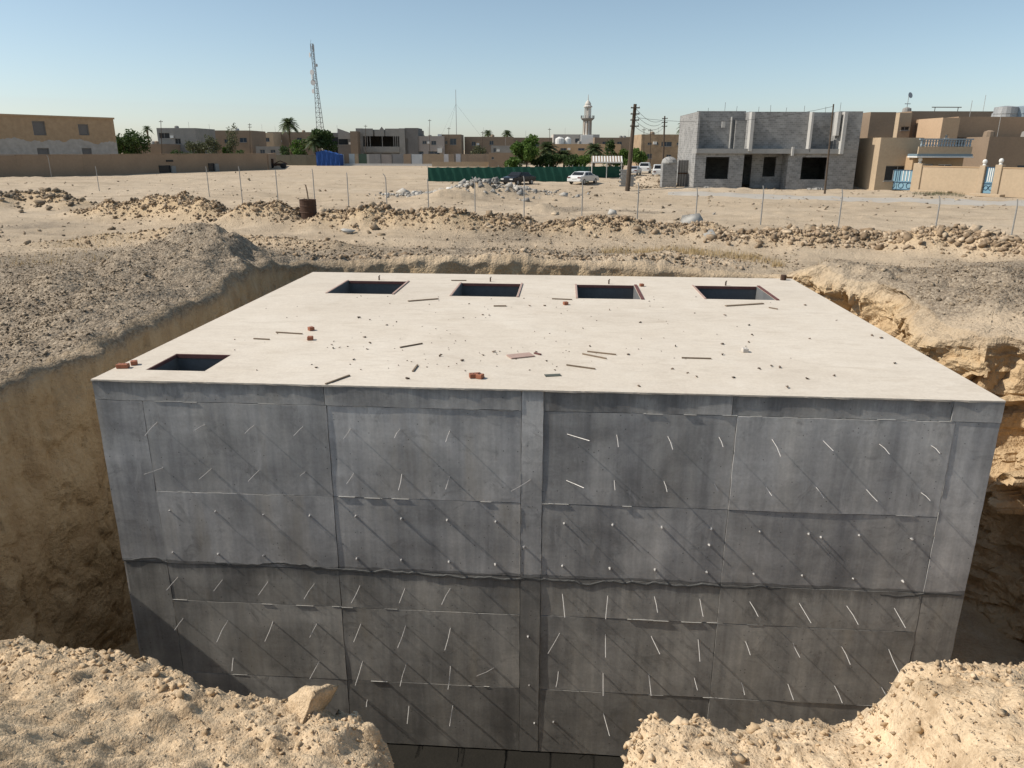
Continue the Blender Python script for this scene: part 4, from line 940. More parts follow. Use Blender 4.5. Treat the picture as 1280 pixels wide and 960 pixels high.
def tree(name, label, px, base, top, dist, wpx, mat, n=1100, dens=.30, trunk=.35, cat='tree', group=None, lobes=9, leaf=None):
    A = pt(px, base, dist); z = 0.0; A[2] = z; Hh = height_at(px, top, dist); R = wpx / FPX * dist * .5
    e = empty(name, (A[0], A[1], 0), rnd.uniform(0, 6), label, cat, group)
    ht = Hh * trunk; rc = (Hh - ht) / 2; zc = ht + rc
    m = MB(); m.tube([(0, 0, -.2), (.05 * R, 0, ht * .7), (0, .06 * R, ht + rc * .6)], [.05 * R + .08, .04 * R + .06, .03 + .01 * R], 7)
    for k in range(5):
        an = k * 1.26 + rnd.uniform(-.3, .3); m.tube([(0, 0, ht * rnd.uniform(.6, .95)), (R * .35 * math.cos(an), R * .35 * math.sin(an), ht + rc * .5), (R * .7 * math.cos(an), R * .7 * math.sin(an), ht + rc * rnd.uniform(.8, 1.3))], [.045 + .012 * R, .035, .015], 5)
    m.build('trunk', M_BARK, e)
    cs = []
    for k in range(lobes):
        an = rnd.uniform(0, 6.28); el = rnd.uniform(-.8, 1); q = rnd.uniform(.35, .72)
        cs.append((R * q * math.cos(an) * math.sqrt(max(.05, 1 - el * el * .6)), R * q * math.sin(an), zc + rc * .68 * el, rnd.uniform(.34, .55)))
    cs.append((0, 0, zc, .6)); P = []
    for (x, y, zz, s) in cs:
        k = max(20, int(2.3 * n / len(cs))); d = rng.normal(0, 1, (k, 3)); d /= np.linalg.norm(d, axis=1)[:, None]; rad = rng.uniform(.45, 1.05, k)[:, None]
        P.append(np.array([x, y, zz]) + d * rad * np.array([R * s, R * s, rc * s]))
    P = np.concatenate(P); P = P[P[:, 2] > .1]
    link('crown', leaf_mesh('crown', P, np.full(len(P), (leaf or max(.16, R * .085)) * 1.35), mat, .3), e)
    return e
def palm(label, px, base, top, dist, wpx, nfr=26, group='date palms', lean=0.0):
    A = pt(px, base, dist); Hh = height_at(px, top, dist); R = wpx / FPX * dist * .5; th = Hh - R * .55
    e = empty('palm_tree', (A[0], A[1], 0), 0, label, 'palm tree', group)
    pts = [(lean * (k / 8) ** 2, 0, -.2 + (th + .2) * k / 8) for k in range(9)]
    m = MB(); m.tube(pts, [.24 - .008 * k + (.03 if k % 2 else 0) for k in range(9)], 8)
    for k in range(int(th / .35)):                       # old leaf bases
        a = k * 2.4; zz = .3 + k * .35
        if zz < th: lx = lean * (zz / th) ** 2; m.box(lx + .18 * math.cos(a) - .06, lx + .18 * math.cos(a) + .06, .18 * math.sin(a) - .06, .18 * math.sin(a) + .06, zz, zz + .16)
    m.build('trunk', M_BARK, e)
    for k in range(nfr):
        an = k * 2.399; el = 1.25 - 1.75 * (k / nfr); L = R * rnd.uniform(.95, 1.15); m = MB(); T = []
        pr_ = None; n = 12
        for j in range(n + 1):
            u = j / n; rr_ = L * u * math.cos(el) * (1 - .10 * u) + .05; zz = th + L * (u * math.sin(el) - .50 * u * u) + .1
            p = Vector((lean + rr_ * math.cos(an), rr_ * math.sin(an), zz))
            if pr_ is not None:
                side = Vector((-math.sin(an), math.cos(an), 0)); d = (p - pr_); w = .03
                m.quad(pr_ - side * w, pr_ + side * w, p + side * w, p - side * w)
                ll = L * .30 * math.sin(math.pi * min(1, .12 + .88 * u)) + .08
                for sg in (-1, 1):
                    tip = p + side * sg * ll + d.normalized() * ll * .55 - Vector((0, 0, ll * rnd.uniform(.1, .45)))
                    m.tri(pr_, p, tip); mid2 = (pr_ + p) / 2; tip2 = mid2 + side * sg * ll * .95 + d.normalized() * ll * .35 - Vector((0, 0, ll * rnd.uniform(.0, .4))); m.tri(pr_, mid2, tip2)
            pr_ = p
        me = m.mesh('frond', M_FROND); add_attr(me, 'tone', [rnd.random()] * len(me.vertices)); link('frond', me, e)
    return e
def bush(label, px, base, top, dist, wpx, mat, n=600, group=None, name='bush'): return tree(name, label, px, base, top, dist, wpx, mat, n, trunk=.08, cat='bush', group=group, lobes=8)
def pole(px, base, top, dist, label, r=.13, arms=3, name='utility_pole', mat=None, cat='pole', group=None, leanpx=0):
    A = pt(px, base, dist); Hh = height_at(px, top, dist); B = pt(px + leanpx, top, dist)
    e = empty(name, (A[0], A[1], 0), YAW, label, cat, group); lx = (B - A)[:2] @ np.array([math.cos(YAW), math.sin(YAW)])
    MB().tube([(0, 0, -.3), (lx * .5, 0, Hh / 2), (lx, 0, Hh)], [r, r * .85, r * .65], 8).build('shaft', mat or M_POLE, e)
    for k in range(arms):
        zz = Hh - .35 - k * .55; MB().box(lx - .42, lx + .42, -.05 - r, -r * .5, zz - .05, zz + .05).build('crossarm', M_POLE, e)
        for sx_ in (-.36, .36): MB().lathe([(.02, 0), (.05, .03), (.03, .07), (.045, .1), (.015, .13)], 7, (lx + sx_, -.03 - r * .7, zz + .05)).build('insulator', M_WHITE, e)
    return e, np.array([B[0], B[1], Hh])
def cable(A, B, label, sag=.6, r=.022):
    A, B = np.asarray(A, float), np.asarray(B, float)
    pts = [A + (B - A) * u - np.array([0, 0, sag * 4 * u * (1 - u)]) for u in np.linspace(0, 1, 14)]
    return tag(MB().tube(pts, r, 4).build('overhead_cable', M_WIRE), label, 'cable')
def fence_post(px, base, top, label):
    g = gp(px, base); dist = g.dot(HEAD); g[2] = gz_(g[0], g[1]); Hh = height_at(px, top, dist) - g[2]
    e = empty('fence_post', g, rnd.uniform(-.2, .2), label, 'fence post', 'posts of the wire fence line')
    MB().tube([(0, 0, -.35), (0, 0, Hh - .32)], .034, 7).build('post', M_POST, e)
    k_ = 1.0 if px < 100 or px in (484, 594) else rnd.uniform(.15, .4); MB().tube([(0, 0, Hh - .33), (-.06 * k_, .02, Hh - .14), (-.17 * k_, .04, Hh)], .028, 7).build('bent_arm', M_POST, e)
    return e

# ------------------------------------------------------------------ wire fence across the field
posts = [(20, 221, 196, 'fence post in front of the brown wall at the far left edge'), (65, 224, 194, 'second fence post from the left, before the brown wall'), (124, 237, 208, 'fence post standing alone left of the stone berm'), (262, 247, 208, 'fence post over the left end of the berm'), (303, 252, 208, 'fence post near the far end of the brown wall'),
         (348, 256, 212, 'fence post below the scrap heap at the wall end'), (394, 258, 211, 'fence post just above the barrel'), (436, 258, 216, 'fence post below the blue tarpaulin'), (484, 264, 217, 'fence post with bent arm left of the rubble heap'), (536, 271, 224, 'fence post at the left end of the rubble heap'), (594, 272, 221, 'fence post before the middle of the rubble heap'),
         (655, 273, 220, 'fence post in front of the black car'), (727, 276, 225, 'fence post in front of the white car'), (796, 281, 228, 'fence post below the tall dark utility pole'), (869, 279, 234, 'fence post at the left corner of the block house'), (950, 285, 232, 'fence post before the block house doorway'), (1047, 290, 236, 'fence post at the right end of the block house'), (1168, 293, 245, 'fence post before the tan garden wall'), (1263, 300, 249, 'rightmost fence post near the small blue gate')]
for a in posts: fence_post(*a)
# rusty barrel on the berm
g = gp(387, 283); g[2] = gz_(g[0], g[1]) - .05
e = empty('oil_barrel', g, 0, 'rusty dark oil barrel with a stick in it on the stone berm', 'barrel')
MB().lathe([(.42, 0), (.44, .02), (.42, .05), (.42, .33), (.44, .36), (.42, .39), (.42, .66), (.44, .69), (.42, .72), (.42, .98), (.445, 1.0), (.41, 1.02), (.38, 1.0), (.38, .9)], 22).build('drum', M_RUST, e, smooth=False)
MB().tube([(.05, 0, .85), (.0, .02, 1.4), (-.06, .03, 1.75)], .035, 6).build('stick', M_WOOD, e)

# ------------------------------------------------------------------ left: long brown wall and half-rendered house
W0, W1, W2 = gp(-260, 232), gp(335, 212), gp(343, 209)
def wall_run(name, A, B, h, th, mat, label, cap=True, n=24, group=None, pil=0):
    d = (B - A)[:2]; L = math.hypot(*d); e = empty(name, (A[0], A[1], -.3), math.atan2(d[1], d[0]), label, 'wall', group)
    m = MB()
    for k in range(n):
        j = .0; m.box(L * k / n, L * (k + 1) / n - .003, rnd.uniform(0, .012), th, 0, h + .3 + rnd.uniform(-.02, .02))
    m.build('wall_body', mat, e)
    if cap: MB().box(-.02, L + .02, -.04, th + .04, h + .325, h + .40).build('coping', mat, e)
    for k in range(pil): x = L * (k + .5) / pil; MB().box(x - .2, x + .2, -.09, -.001, 0, h + .25).build('pilaster', mat, e)
    return e, L
M_LWALL = plain('brown_wall_render', (.345, .245, .165), .9, .22, .35)
h_wall = height_at(150, 193.5, gp(150, 219).dot(HEAD))
lw, L_ = wall_run('boundary_wall', W0, W1, h_wall, .3, M_LWALL, 'long brown rendered boundary wall running across the left of the field', n=30)
d = (W1 - W0)[:2]
def wall_px(px):
    r = ray(px, 205)[:2]; M = np.array([[r[0], -d[0]], [r[1], -d[1]]]); t_, u = np.linalg.solve(M, W0[:2]); return u * L_
for a, b, z0, z1 in ((198, 212, .3, 1.5), (260, 267, .4, 1.7)):
    x0, x1 = wall_px(a), wall_px(b); MB().box(x0, x1, -.10, -.003, z0, z1).build('breach', M_DARK, lw)
    MB().box(x1, x1 + .9, -.35, -.11, z0 - .2, z1 - .1).build('fallen_slab', M_GREYR, lw)
x0 = wall_px(208); MB().box(x0, x0 + 1.4, -.12, -.003, 2.05, 2.35).build('breach', M_DARK, lw)
wall_run('boundary_wall', W1 + np.array([.2, .3, 0]), gp(346, 207.5), h_wall * .97, .3, M_LWALL, 'short return of the brown boundary wall behind the scrap heap', n=4)

M_HALF = None
def half_render():
    m, t, N, b = nt('half_rendered_wall'); p = pos(N); sx = N.new('ShaderNodeSeparateXYZ'); t.links.new(p, sx.inputs[0])
    n = noise(N, t, p, .35, 4, .6); n2 = noise(N, t, p, 1.5, 5, .6)
    e_ = mmath(N, t, 'GREATER_THAN', sx.outputs[2], mmath(N, t, 'MULTIPLY_ADD', n.outputs[0], 3.2, 3.4))
    tan = ramp_out(N, t, n2.outputs[0], [(.3, (.36, .25, .15)), (.7, (.45, .32, .195))]); gr = ramp_out(N, t, n2.outputs[0], [(.3, (.37, .335, .29)), (.7, (.50, .46, .41))])
    t.links.new(mix(N, t, e_, gr, tan), b.inputs['Base Color']); b.inputs['Roughness'].default_value = .9; return m
M_HALF = half_render()
dH = 128.0
A, rz, Wd = frame_at(-250, 149, 100, 200, 134); hh = height_at(145, 148, 134)
e = empty('unfinished_house', (A[0], A[1], -.1), rz, 'half rendered two storey house, tan above and bare grey below, at far left', 'house')
def px_on(A, rz, px, py=180):
    r = ray(px, py)[:2]; dd = np.array([math.cos(rz), math.sin(rz)]); M = np.array([[r[0], -dd[0]], [r[1], -dd[1]]]); t_, u = np.linalg.solve(M, A[:2]); return u, t_ * ray(px, py).dot(HEAD)
holes = []
for a, b, c, d_ in ((41, 57, 151, 169), (98, 111, 155, 169), (47, 62, 185, 198), (103, 115, 185, 198)):
    x0, D0 = px_on(A, rz, a, (c + d_) / 2); x1, _ = px_on(A, rz, b, (c + d_) / 2); holes.append((x0, x1, max(.15, height_at(a, d_, D0) + .1), height_at(a, c, D0) + .1))
shell(e, Wd, 12, hh + .1, M_HALF, holes, roofm=M_GREYR, par=.7)
for h in holes:
    m = MB().box(h[0] + .02, h[0] + .1, .1, .18, h[2] + .02, h[3] - .02); m.box(h[1] - .1, h[1] - .02, .1, .18, h[2] + .02, h[3] - .02); m.box(h[0] + .1, h[1] - .1, .1, .18, h[3] - .1, h[3] - .02); w = m.build('window_opening', M_GREYR, e)
    MB().box(h[0] + .1, h[1] - .1, .2, .22, h[2] + .02, h[3] - .1).build('board', M_DGREY, w)
MB().box(-.15, Wd + .15, -.15, -.003, hh - .05, hh + .22).build('cornice', M_TAN, e)

# ------------------------------------------------------------------ far row of houses (left to right)
building('far_house', 'low brown house with flat roof behind the left boundary wall', 158, 205, 176, 180, 10, M_BROWN, [(165, 170, 187, 192)])
building('far_house', 'grey cement house with dark balcony recess left of the sparse trees', 202, 250, 186, 160, 12, M_GREYR, [(204, 217, 166, 173), (223, 230, 173, 180), (204, 217, 180, 184)], glass=False)
building('far_house', 'brown house behind the sparse trees right of the grey cement house', 248, 318, 205, 163, 12, M_BROWN, [(262, 268, 172, 178), (284, 290, 174, 179), (303, 312, 172, 178)])
building('far_house', 'long low tan house left of the lone palm', 300, 345, 232, 166, 12, M_TAN2, [(308, 314, 172, 177), (322, 328, 172, 177), (334, 340, 172, 177)])
building('far_house', 'brown walled house directly behind the lone palm', 338, 392, 240, 165, 12, M_BROWN, [(345, 351, 173, 178), (374, 380, 172, 177)])
building('far_house', 'pale low house with shiny roof between wall end and palm', 322, 352, 200, 183, 6, M_GREYR, [(327, 333, 187, 192), (340, 346, 187, 192)], par=.2)
for px, base, top, w, mt, lab in ((160, 200, 161, 30, M_LEAFD, 'dark green tree at the corner of the half rendered house'), (178, 200, 162, 26, M_LEAFD, 'second dark green tree right of the half rendered house'), (155, 200, 176, 18, M_LEAF, 'small bright tree against the half rendered house corner'),
                                  (247, 200, 172, 26, M_LEAFG, 'thin dusty tree before the brown far house'), (270, 200, 168, 24, M_LEAFG, 'dusty tree between two thinner ones by the brown house'), (292, 198, 154, 18, M_LEAFG, 'tall slender dusty tree left of the utility pole'), (285, 200, 182, 14, M_LEAF, 'small yellow green shrub below the slender tree')):
    tree('far_tree', lab, px, base, top, 168, w, mt, n=700 if mt is not M_LEAFG else 420, group='trees behind the boundary wall', trunk=.2)
for px, lab in ((215, 'low hedge bush left behind the boundary wall'), (233, 'low hedge bush behind the boundary wall by the grey house'), (300, 'low hedge bush behind the boundary wall near the pole')): bush(lab, px, 200, 186, 166, 22, M_LEAFD, 350, 'bushes behind the boundary wall')
palm('small palm rising behind the left tree cluster', 189, 200, 157, 200, 15, 18)
pole(201, 196, 150, 172, 'thin utility pole beside the grey cement house', .09, 1, group='thin poles left'); pole(312, 196, 154, 190, 'thin utility pole right of the slender dusty tree', .09, 2, group='thin poles left')
palm('lone tall date palm left of the lattice mast', 364, 196, 146, 200, 29, 30)
tree('far_tree', 'broad dark tree below the lattice mast', 399, 200, 161, 195, 38, M_LEAFD, 1000, group='trees by the mast'); palm('date palm half hidden beside the broad dark tree', 395, 204, 167, 192, 28, 24)
bush('leafy bush between lone palm and broad tree', 375, 201, 174, 193, 26, M_LEAF, 600); bush('leafy bush under the lone palm', 358, 201, 180, 193, 18, M_LEAFD, 400)

# lattice mast with dishes
A = pt(404, 190, 290); Hm = height_at(398, 55, 290)
e = empty('lattice_mast', (A[0], A[1], 0), YAW + .15, 'tall grey lattice telecom mast with dishes against the sky', 'mast')
def leg_at(k, z):
    w = 2.05 - 1.45 * min(1, z / (Hm * .72)); a = (math.radians(205), math.radians(325), math.radians(85))[k]
    return (w * math.cos(a) - 1.3 * min(1, z / Hm), w * math.sin(a), z)
for k in range(3): MB().tube([leg_at(k, Hm * j / 12) for j in range(13)], .11, 6).build('leg', M_MAST, e)
for j in range(24):
    z0, z1 = Hm * j / 24, Hm * (j + 1) / 24
    m = MB()
    for k in range(3): m.tube([leg_at(k, z0), leg_at((k + 1) % 3, z1)], .045, 4); m.tube([leg_at(k, z1), leg_at((k + 1) % 3, z1)], .055, 4)
    tag(m.build('bracing', M_MAST, e), kind='stuff')
for z, an, r in ((.905, 200, .85), (.76, 230, .95), (.72, 200, .9), (.675, 240, 1.0), (.60, 220, .75), (.82, 330, .55)):
    p = leg_at(0 if an < 300 else 1, Hm * z); d_ = MB().lathe([(.05, -.25), (r * .6, -.18), (r, 0), (r, .12), (r * .97, .125)], 16).build('dish', M_DISH, e, loc=(p[0] + .5 * math.cos(math.radians(an)), p[1] - .6, p[2]), rot=(math.radians(90), 0, math.radians(an - 270)))
for k in range(3): p = leg_at(k, Hm * .94); MB().box(p[0] - .16, p[0] + .16, p[1] - .2, p[1] + .1, p[2], p[2] + 2.0).build('antenna_panel', M_DISH, e)
MB().tube([leg_at(0, Hm), (leg_at(0, Hm)[0] + .3, 0, Hm + 1.4)], .04, 5).build('lightning_rod', M_MAST, e)
A = pt(571, 190, 300); Hm2 = height_at(571, 112, 300)
e = empty('radio_mast', (A[0], A[1], 0), 0, 'hair thin guyed radio mast in the middle of the skyline', 'mast'); MB().tube([(0, 0, 0), (0, 0, Hm2)], [.16, .09], 5).build('mast_tube', M_GALV, e)
for a in (0, 2.1, 4.2): MB().tube([(0, 0, Hm2 * .8), (14 * math.cos(a), 14 * math.sin(a), 3)], .02, 4).build('guy_wire', M_WIRE, e)

# unfinished grey villas
e, Wd, Hh = building('grey_villa', 'dark unfinished grey house with slanted parapet right of the broad tree', 405, 449, 214, 166, 12, M_DGREY, [(413, 437, 171, 181), (416, 424, 185, 194)], glass=False)
u = Wd / 44; m = MB(); z0, z1 = Hh + .1, height_at(425, 160, 214)
m.v += [(20 * u, -.02, z0 - 1.6), (36 * u, -.02, z0 - 1.6), (34 * u, -.02, z0 + .1), (20 * u, -.02, z1), (20 * u, .3, z0 - 1.6), (36 * u, .3, z0 - 1.6), (34 * u, .3, z0 + .1), (20 * u, .3, z1)]
for f in ((0, 1, 2, 3), (7, 6, 5, 4), (0, 3, 7, 4), (1, 5, 6, 2), (3, 2, 6, 7)): m.f.append(f)
m.build('slanted_parapet', M_GREYR, e)
pl, pr, D0 = 448, 524, 212
A, rz, Wd = frame_at(pl, pr, D0); Hh = height_at(480, 162, D0); u = Wd / (pr - pl)
e = empty('grey_villa', (A[0], A[1], -.1), rz, 'large unfinished grey villa with pointed central gable and columned balcony', 'house')
shell(e, Wd, 14, Hh + .1, M_DGREY, [(9 * u, 53 * u, Hh * .52, Hh * .84), (10 * u, 30 * u, .3, Hh * .30), (34 * u, 50 * u, .3, Hh * .30)], par=.8)
box('tower', M_GREYR, e, 0, 8 * u, -.8, -.003, 0, height_at(452, 160, D0)); box('tower', M_GREYR, e, 53 * u, 60 * u, -.8, -.003, 0, height_at(505, 160, D0))
box('balcony_wall', M_GREYR, e, 8.05 * u, 52.95 * u, -1.0, -.8, Hh * .36, Hh * .52); box('balcony_slab', M_GREYR, e, 8.05 * u, 52.95 * u, -.79, -.003, Hh * .33, Hh * .37)
for k, x in enumerate((11, 13.5, 17, 32, 46, 48.5, 51)): box('column', M_GREYR, e, (x - .35) * u, (x + .35) * u, -.78, -.5, Hh * .5, Hh * .9)
for a, b in ((8.1, 21), (36, 52.9)): box('parapet', M_GREYR, e, a * u, b * u, -.8, -.55, Hh * .82, Hh + .35)
m = MB(); zz = Hh * .82; pk = height_at(480, 158.5, D0) + .1
m.v += [(23 * u, -.9, zz), (35 * u, -.9, zz), (35 * u, -.9, Hh), (32 * u, -.9, pk), (29 * u, -.9, Hh), (23 * u, -.9, Hh), (23 * u, -.55, zz), (35 * u, -.55, zz), (35 * u, -.55, Hh), (32 * u, -.55, pk), (29 * u, -.55, Hh), (23 * u, -.55, Hh)]
m.f += [(0, 1, 2, 3, 4, 5), (11, 10, 9, 8, 7, 6)] + [(k, k + 6, (k + 1) % 6 + 6, (k + 1) % 6) for k in range(6)]
m.build('gable', M_GREYR, e)
shell(e, 16 * u, 10, height_at(515, 160, D0) + .1, M_DGREY, [(11 * u + 49 * u, 14.5 * u + 49 * u, Hh * .15, Hh * .75)], name='side_wing', y0=-.4, x0=60.1 * u, roofm=M_WHITE)
building('far_house', 'brown house joined to the left of the gabled villa', 440, 449, 208, 164, 10, M_BROWN)
e, Wd, Hh = building('far_house', 'pinkish grey house with white roof tank right of the gabled villa', 519, 556, 212, 170, 11, plain('pinkish_render', (.36, .32, .29), .9, .15, .5), [(529, 534, 176, 180), (540, 546, 176, 181), (520, 530, 189, 194), (536, 550, 189, 193)], par=.9)
box('balcony', M_WHITE, e, Wd * .78, Wd * .93, -1.1, -.003, Hh * .42, Hh * .58); box('roof_tank', M_WHITE, e, Wd * .78, Wd * .9, .8, 2.0, Hh - .4, Hh + .6)
building('far_house', 'tan house with dark bay window below the thin radio mast', 550, 577, 214, 168, 11, M_TAN2 if False else M_BROWN, [(563, 571, 173, 181), (557, 560, 176, 180)])
building('far_house', 'plain brown windowless house below the two small palms', 581, 642, 222, 171, 12, M_BROWN, [(590, 595, 177, 182), (612, 617, 176, 181)])
building('far_house', 'grey block house in front of the two small palms', 614, 660, 205, 182, 9, M_GREYR, [(617, 620, 185, 190)], par=.4)
building('far_house', 'tall plain brown wall house left of the bright green tree', 611, 646, 178, 191, 6, M_BROWN, [(614.5, 617.5, 196, 199)], par=.3, py_base=212)
building('far_house', 'brown house rising behind the bright green tree', 640, 690, 236, 172, 10, M_BROWN, [(648, 654, 178, 183), (668, 674, 178, 183)])
palm('left one of two palms over the brown windowless house', 609, 200, 162, 252, 17, 22, lean=.3); palm('right one of two palms over the brown windowless house', 634, 200, 162, 250, 18, 22)
bush('pale green bush before the brown windowless house', 600, 205, 181, 200, 20, M_LEAFG, 450)
for px, t, lab in ((457, 156, 'thin pole behind the gabled villa'), (537, 149, 'thin pole over the pinkish grey house'), (561, 159, 'thin pole before the tan house with bay window'), (687, 160, 'thin pole left of the minaret'), (603, 164, 'short antenna pole by the small palms')): pole(px, 200, t, 206, lab, .08, 1, group='thin poles mid skyline')

# coloured compound fence at the far edge of the field
fe = [(344, 404, 'olive', (.20, .18, .13)), (425, 431, 'pale grey', (.42, .43, .42)), (431, 437, 'brown', (.25, .19, .14)), (437, 444, 'pale blue grey', (.40, .45, .47)), (444, 448, 'tan', (.40, .31, .21)), (449, 459, 'green', (.07, .11, .08)), (459, 462, 'light grey', (.40, .38, .35)), (462, 476, 'grey', (.27, .26, .25)), (477, 490, 'grey brown', (.29, .26, .24)), (491, 504, 'dark grey', (.22, .22, .22)), (505, 514, 'brown', (.32, .24, .17)), (515, 528, 'silver', (.50, .52, .53)), (529, 555, 'tan', (.36, .275, .19)), (555, 561, 'white', (.55, .53, .52)), (561, 568, 'brown', (.30, .23, .165)), (570, 576, 'silver', (.46, .46, .48)), (577, 612, 'brown', (.31, .235, .17))]
where = ['long, right of the scrap machine', 'just right of the blue tarpaulin', 'narrow, second right of the tarpaulin', 'left of the narrow tan strip', 'narrow, left of the green sheet', 'only green sheet of the row', 'narrow strip right of the green sheet', 'below the left villa tower', 'below the middle of the gabled villa', 'below the villa gable', 'below the right villa tower', 'wide shiny gate sheet below the side wing', 'below the pinkish grey house', 'gate leaf below the white roof tank', 'between the white and silver gate leaves', 'small gate leaf below the radio mast', 'long, at the right end of the row']
for k, (a, b, cn, c) in enumerate(fe):
    D0 = 193 if a > 420 else 190
    A, rz, Wd = frame_at(a, b, D0, 208); Hh = height_at(a, 192 if a > 420 else 193, D0)
    e = empty('sheet_fence', (A[0], A[1], -.1), rz, '%s compound fence section, %s' % (cn, where[k]), 'fence', 'compound fence sections')
    mt = plain('fence_' + cn.replace(' ', '_') + str(k), c, .7, .2, .8); n = max(1, int(Wd / 1.3))
    for q_ in range(n): MB().box(Wd * q_ / n, Wd * (q_ + 1) / n - .03, rnd.uniform(0, .04), .10, 0, Hh + rnd.uniform(-.06, .06)).build('panel', mt, e)
    for q_ in range(n + 1): MB().box(Wd * q_ / n - .035, Wd * q_ / n + .035, .102, .17, 0, Hh + .12).build('post', M_POST, e)
m = MB(); A = pt(425, 207, 190); B = pt(612, 209, 190); wall_run('kerb_wall', A, B, .35, .3, M_WHITE, 'low white kerb along the foot of the compound fence', n=20)
A = pt(540, 209, 180); B = pt(612, 211, 180); wall_run('low_wall', A, B, 1.0, .25, M_TAN2, 'low cream wall in front of the brown compound fence', n=10)
# blue tarpaulin shelter
A, rz, Wd = frame_at(396, 425, 186, 208); Hh = height_at(405, 188, 186)
e = empty('tarpaulin_shelter', (A[0], A[1], 0), rz, 'bright blue tarpaulin shelter at the far edge of the field', 'shelter')
nx, ny = 14, 8; V = []; F = []
for j in range(ny + 1):
    for i in range(nx + 1):
        x, y = Wd * i / nx, 4.2 * j / ny; ridge_ = 1 - abs(i / nx - .3) / .7; z = Hh * (.72 + .28 * ridge_) + .10 * math.sin(i * 1.9 + j) * (.5 + rnd.random() * .5)
        V.append((x, y, z))
F = [(j * (nx + 1) + i, j * (nx + 1) + i + 1, (j + 1) * (nx + 1) + i + 1, (j + 1) * (nx + 1) + i) for j in range(ny) for i in range(nx)]
me = bpy.data.meshes.new('roof_sheet'); me.from_pydata(V, [], F); me.materials.append(M_BLUE); link('roof_sheet', me, e)
V = []; F = []
edge = [(i, 0) for i in range(nx + 1)] + [(nx, j) for j in range(1, ny + 1)]
for (i, j) in edge:
    x, y = Wd * i / nx, 4.2 * j / ny; ridge_ = 1 - abs(i / nx - .3) / .7; zt = Hh * (.72 + .28 * ridge_) - .02
    for q_ in range(5): w_ = .12 * math.sin(i * 2.3 + j * 1.7 + q_) ; V.append((x, y - .05 + w_ * (q_ / 4), zt * (1 - q_ / 4)))
F = [(a * 5 + q_, (a + 1) * 5 + q_, (a + 1) * 5 + q_ + 1, a * 5 + q_ + 1) for a in range(len(edge) - 1) for q_ in range(4)]
me = bpy.data.meshes.new('side_sheet'); me.from_pydata(V, [], F); me.materials.append(M_BLUE); link('side_sheet', me, e)
for x, y in ((.2, .1), (Wd - .2, .1), (.2, 4.1), (Wd - .2, 4.1)): MB().tube([(x, y, -.1), (x, y, Hh * .7)], .05, 6).build('support_pole', M_POST, e)
# scrap machine at the end of the boundary wall
g = gp(347, 210.5)
e = empty('scrap_machine', (g[0], g[1], 0), .2, 'rusted wreck of a farm machine at the end of the brown wall', 'scrap')
MB().box(-1.6, 1.5, -.5, .5, .5, 1.0).build('chassis', M_RUST, e, bevel=.05); MB().box(-1.9, -.7, -.45, .45, 1.0, 1.9).build('engine_block', M_RUST, e, bevel=.08); MB().tube([(-.4, 0, 1.0), (.6, .1, 1.5), (2.0, .1, .9)], .12, 6).build('boom', M_RUST, e)
for x, y in ((-1.3, -.6), (1.2, -.6), (-1.3, .6), (1.2, .6)): MB().lathe([(.2, -.12), (.5, -.12), (.55, 0), (.5, .12), (.2, .12)], 14).build('wheel', M_DARK, e, loc=(x, y, .52), rot=(math.pi / 2, 0, 0))

# ------------------------------------------------------------------ centre: trees, mosque, green netting, cars
tree('leafy_tree', 'bright green round tree behind the green netting', 658, 212, 170, 150, 34, M_LEAF, 2200, trunk=.18, lobes=14, leaf=.22)
bush('bright green bush at the foot of the round tree, left', 637, 213, 196, 148, 26, M_LEAF, 600, name='leafy_bush')
for px, top, w, mt, lab in ((684, 176, 34, M_FROND, 0), (705, 186, 30, M_FROND, 1), (742, 178, 30, M_FROND, 2)): palm(('bushy young palm right of the bright round tree', 'low young palm in the middle of the garden', 'young palm below the minaret')[lab], px, 212, top, 155, w, 34, 'young palms behind the netting')
for px, top, w, mt, lab in ((690, 192, 26, M_LEAFD, 'dark shrub under the bushy young palm'), (712, 193, 26, M_LEAFD, 'dark shrub in the middle of the garden'), (728, 192, 24, M_LEAF, 'green shrub left of the striped awning'), (762, 176, 18, M_LEAFD, 'slim dark conical tree above the striped awning'), (778, 186, 22, M_LEAF, 'green shrub right of the striped awning'), (798, 182, 26, M_LEAF, 'bright shrub behind the dark utility pole'), (672, 196, 20, M_LEAFD, 'dark shrub right of the bright round tree foot')):
    bush(lab, px, 212, top, 152, w, mt, 750, 'garden shrubs behind the netting')
building('mosque_hall', 'white and tan flat roofed hall beside the minaret', 691, 748, 250, 168, 14, plain('pale_render', (.50, .46, .41), .9, .12, .5), [(700, 705, 173, 178), (718, 723, 173, 178)], cat='building')
building('mosque_hall', 'low orange tan hall in front of the minaret', 691, 775, 225, 180, 10, M_TAN, [(700, 708, 185, 188), (722, 730, 185, 188), (756, 762, 185, 189)], cat='building', par=.4)
building('far_house', 'dark roofed brown house right of the minaret', 742, 795, 240, 172, 10, M_BROWN, [(752, 758, 177, 181), (770, 776, 177, 181)])
building('far_house', 'pale far house behind the dark utility pole', 778, 812, 262, 171, 10, M_TAN2, [(785, 790, 176, 180)])
building('tan_house', 'two storey tan brick house with dark windows left of the block house', 800, 862, 165, 168, 12, M_BRICKWALL, [(808, 813, 178, 181), (817, 821, 177.5, 181), (825, 838, 177, 183), (844, 848, 178, 181), (832, 838, 193, 200), (808, 814, 192, 198)])
A = pt(733, 195, 246); Hm = height_at(734, 118, 246)
e = empty('minaret', (A[0], A[1], 0), 0, 'slender white minaret with dark balcony ring and lantern top', 'minaret')
k_ = Hm / 20.0
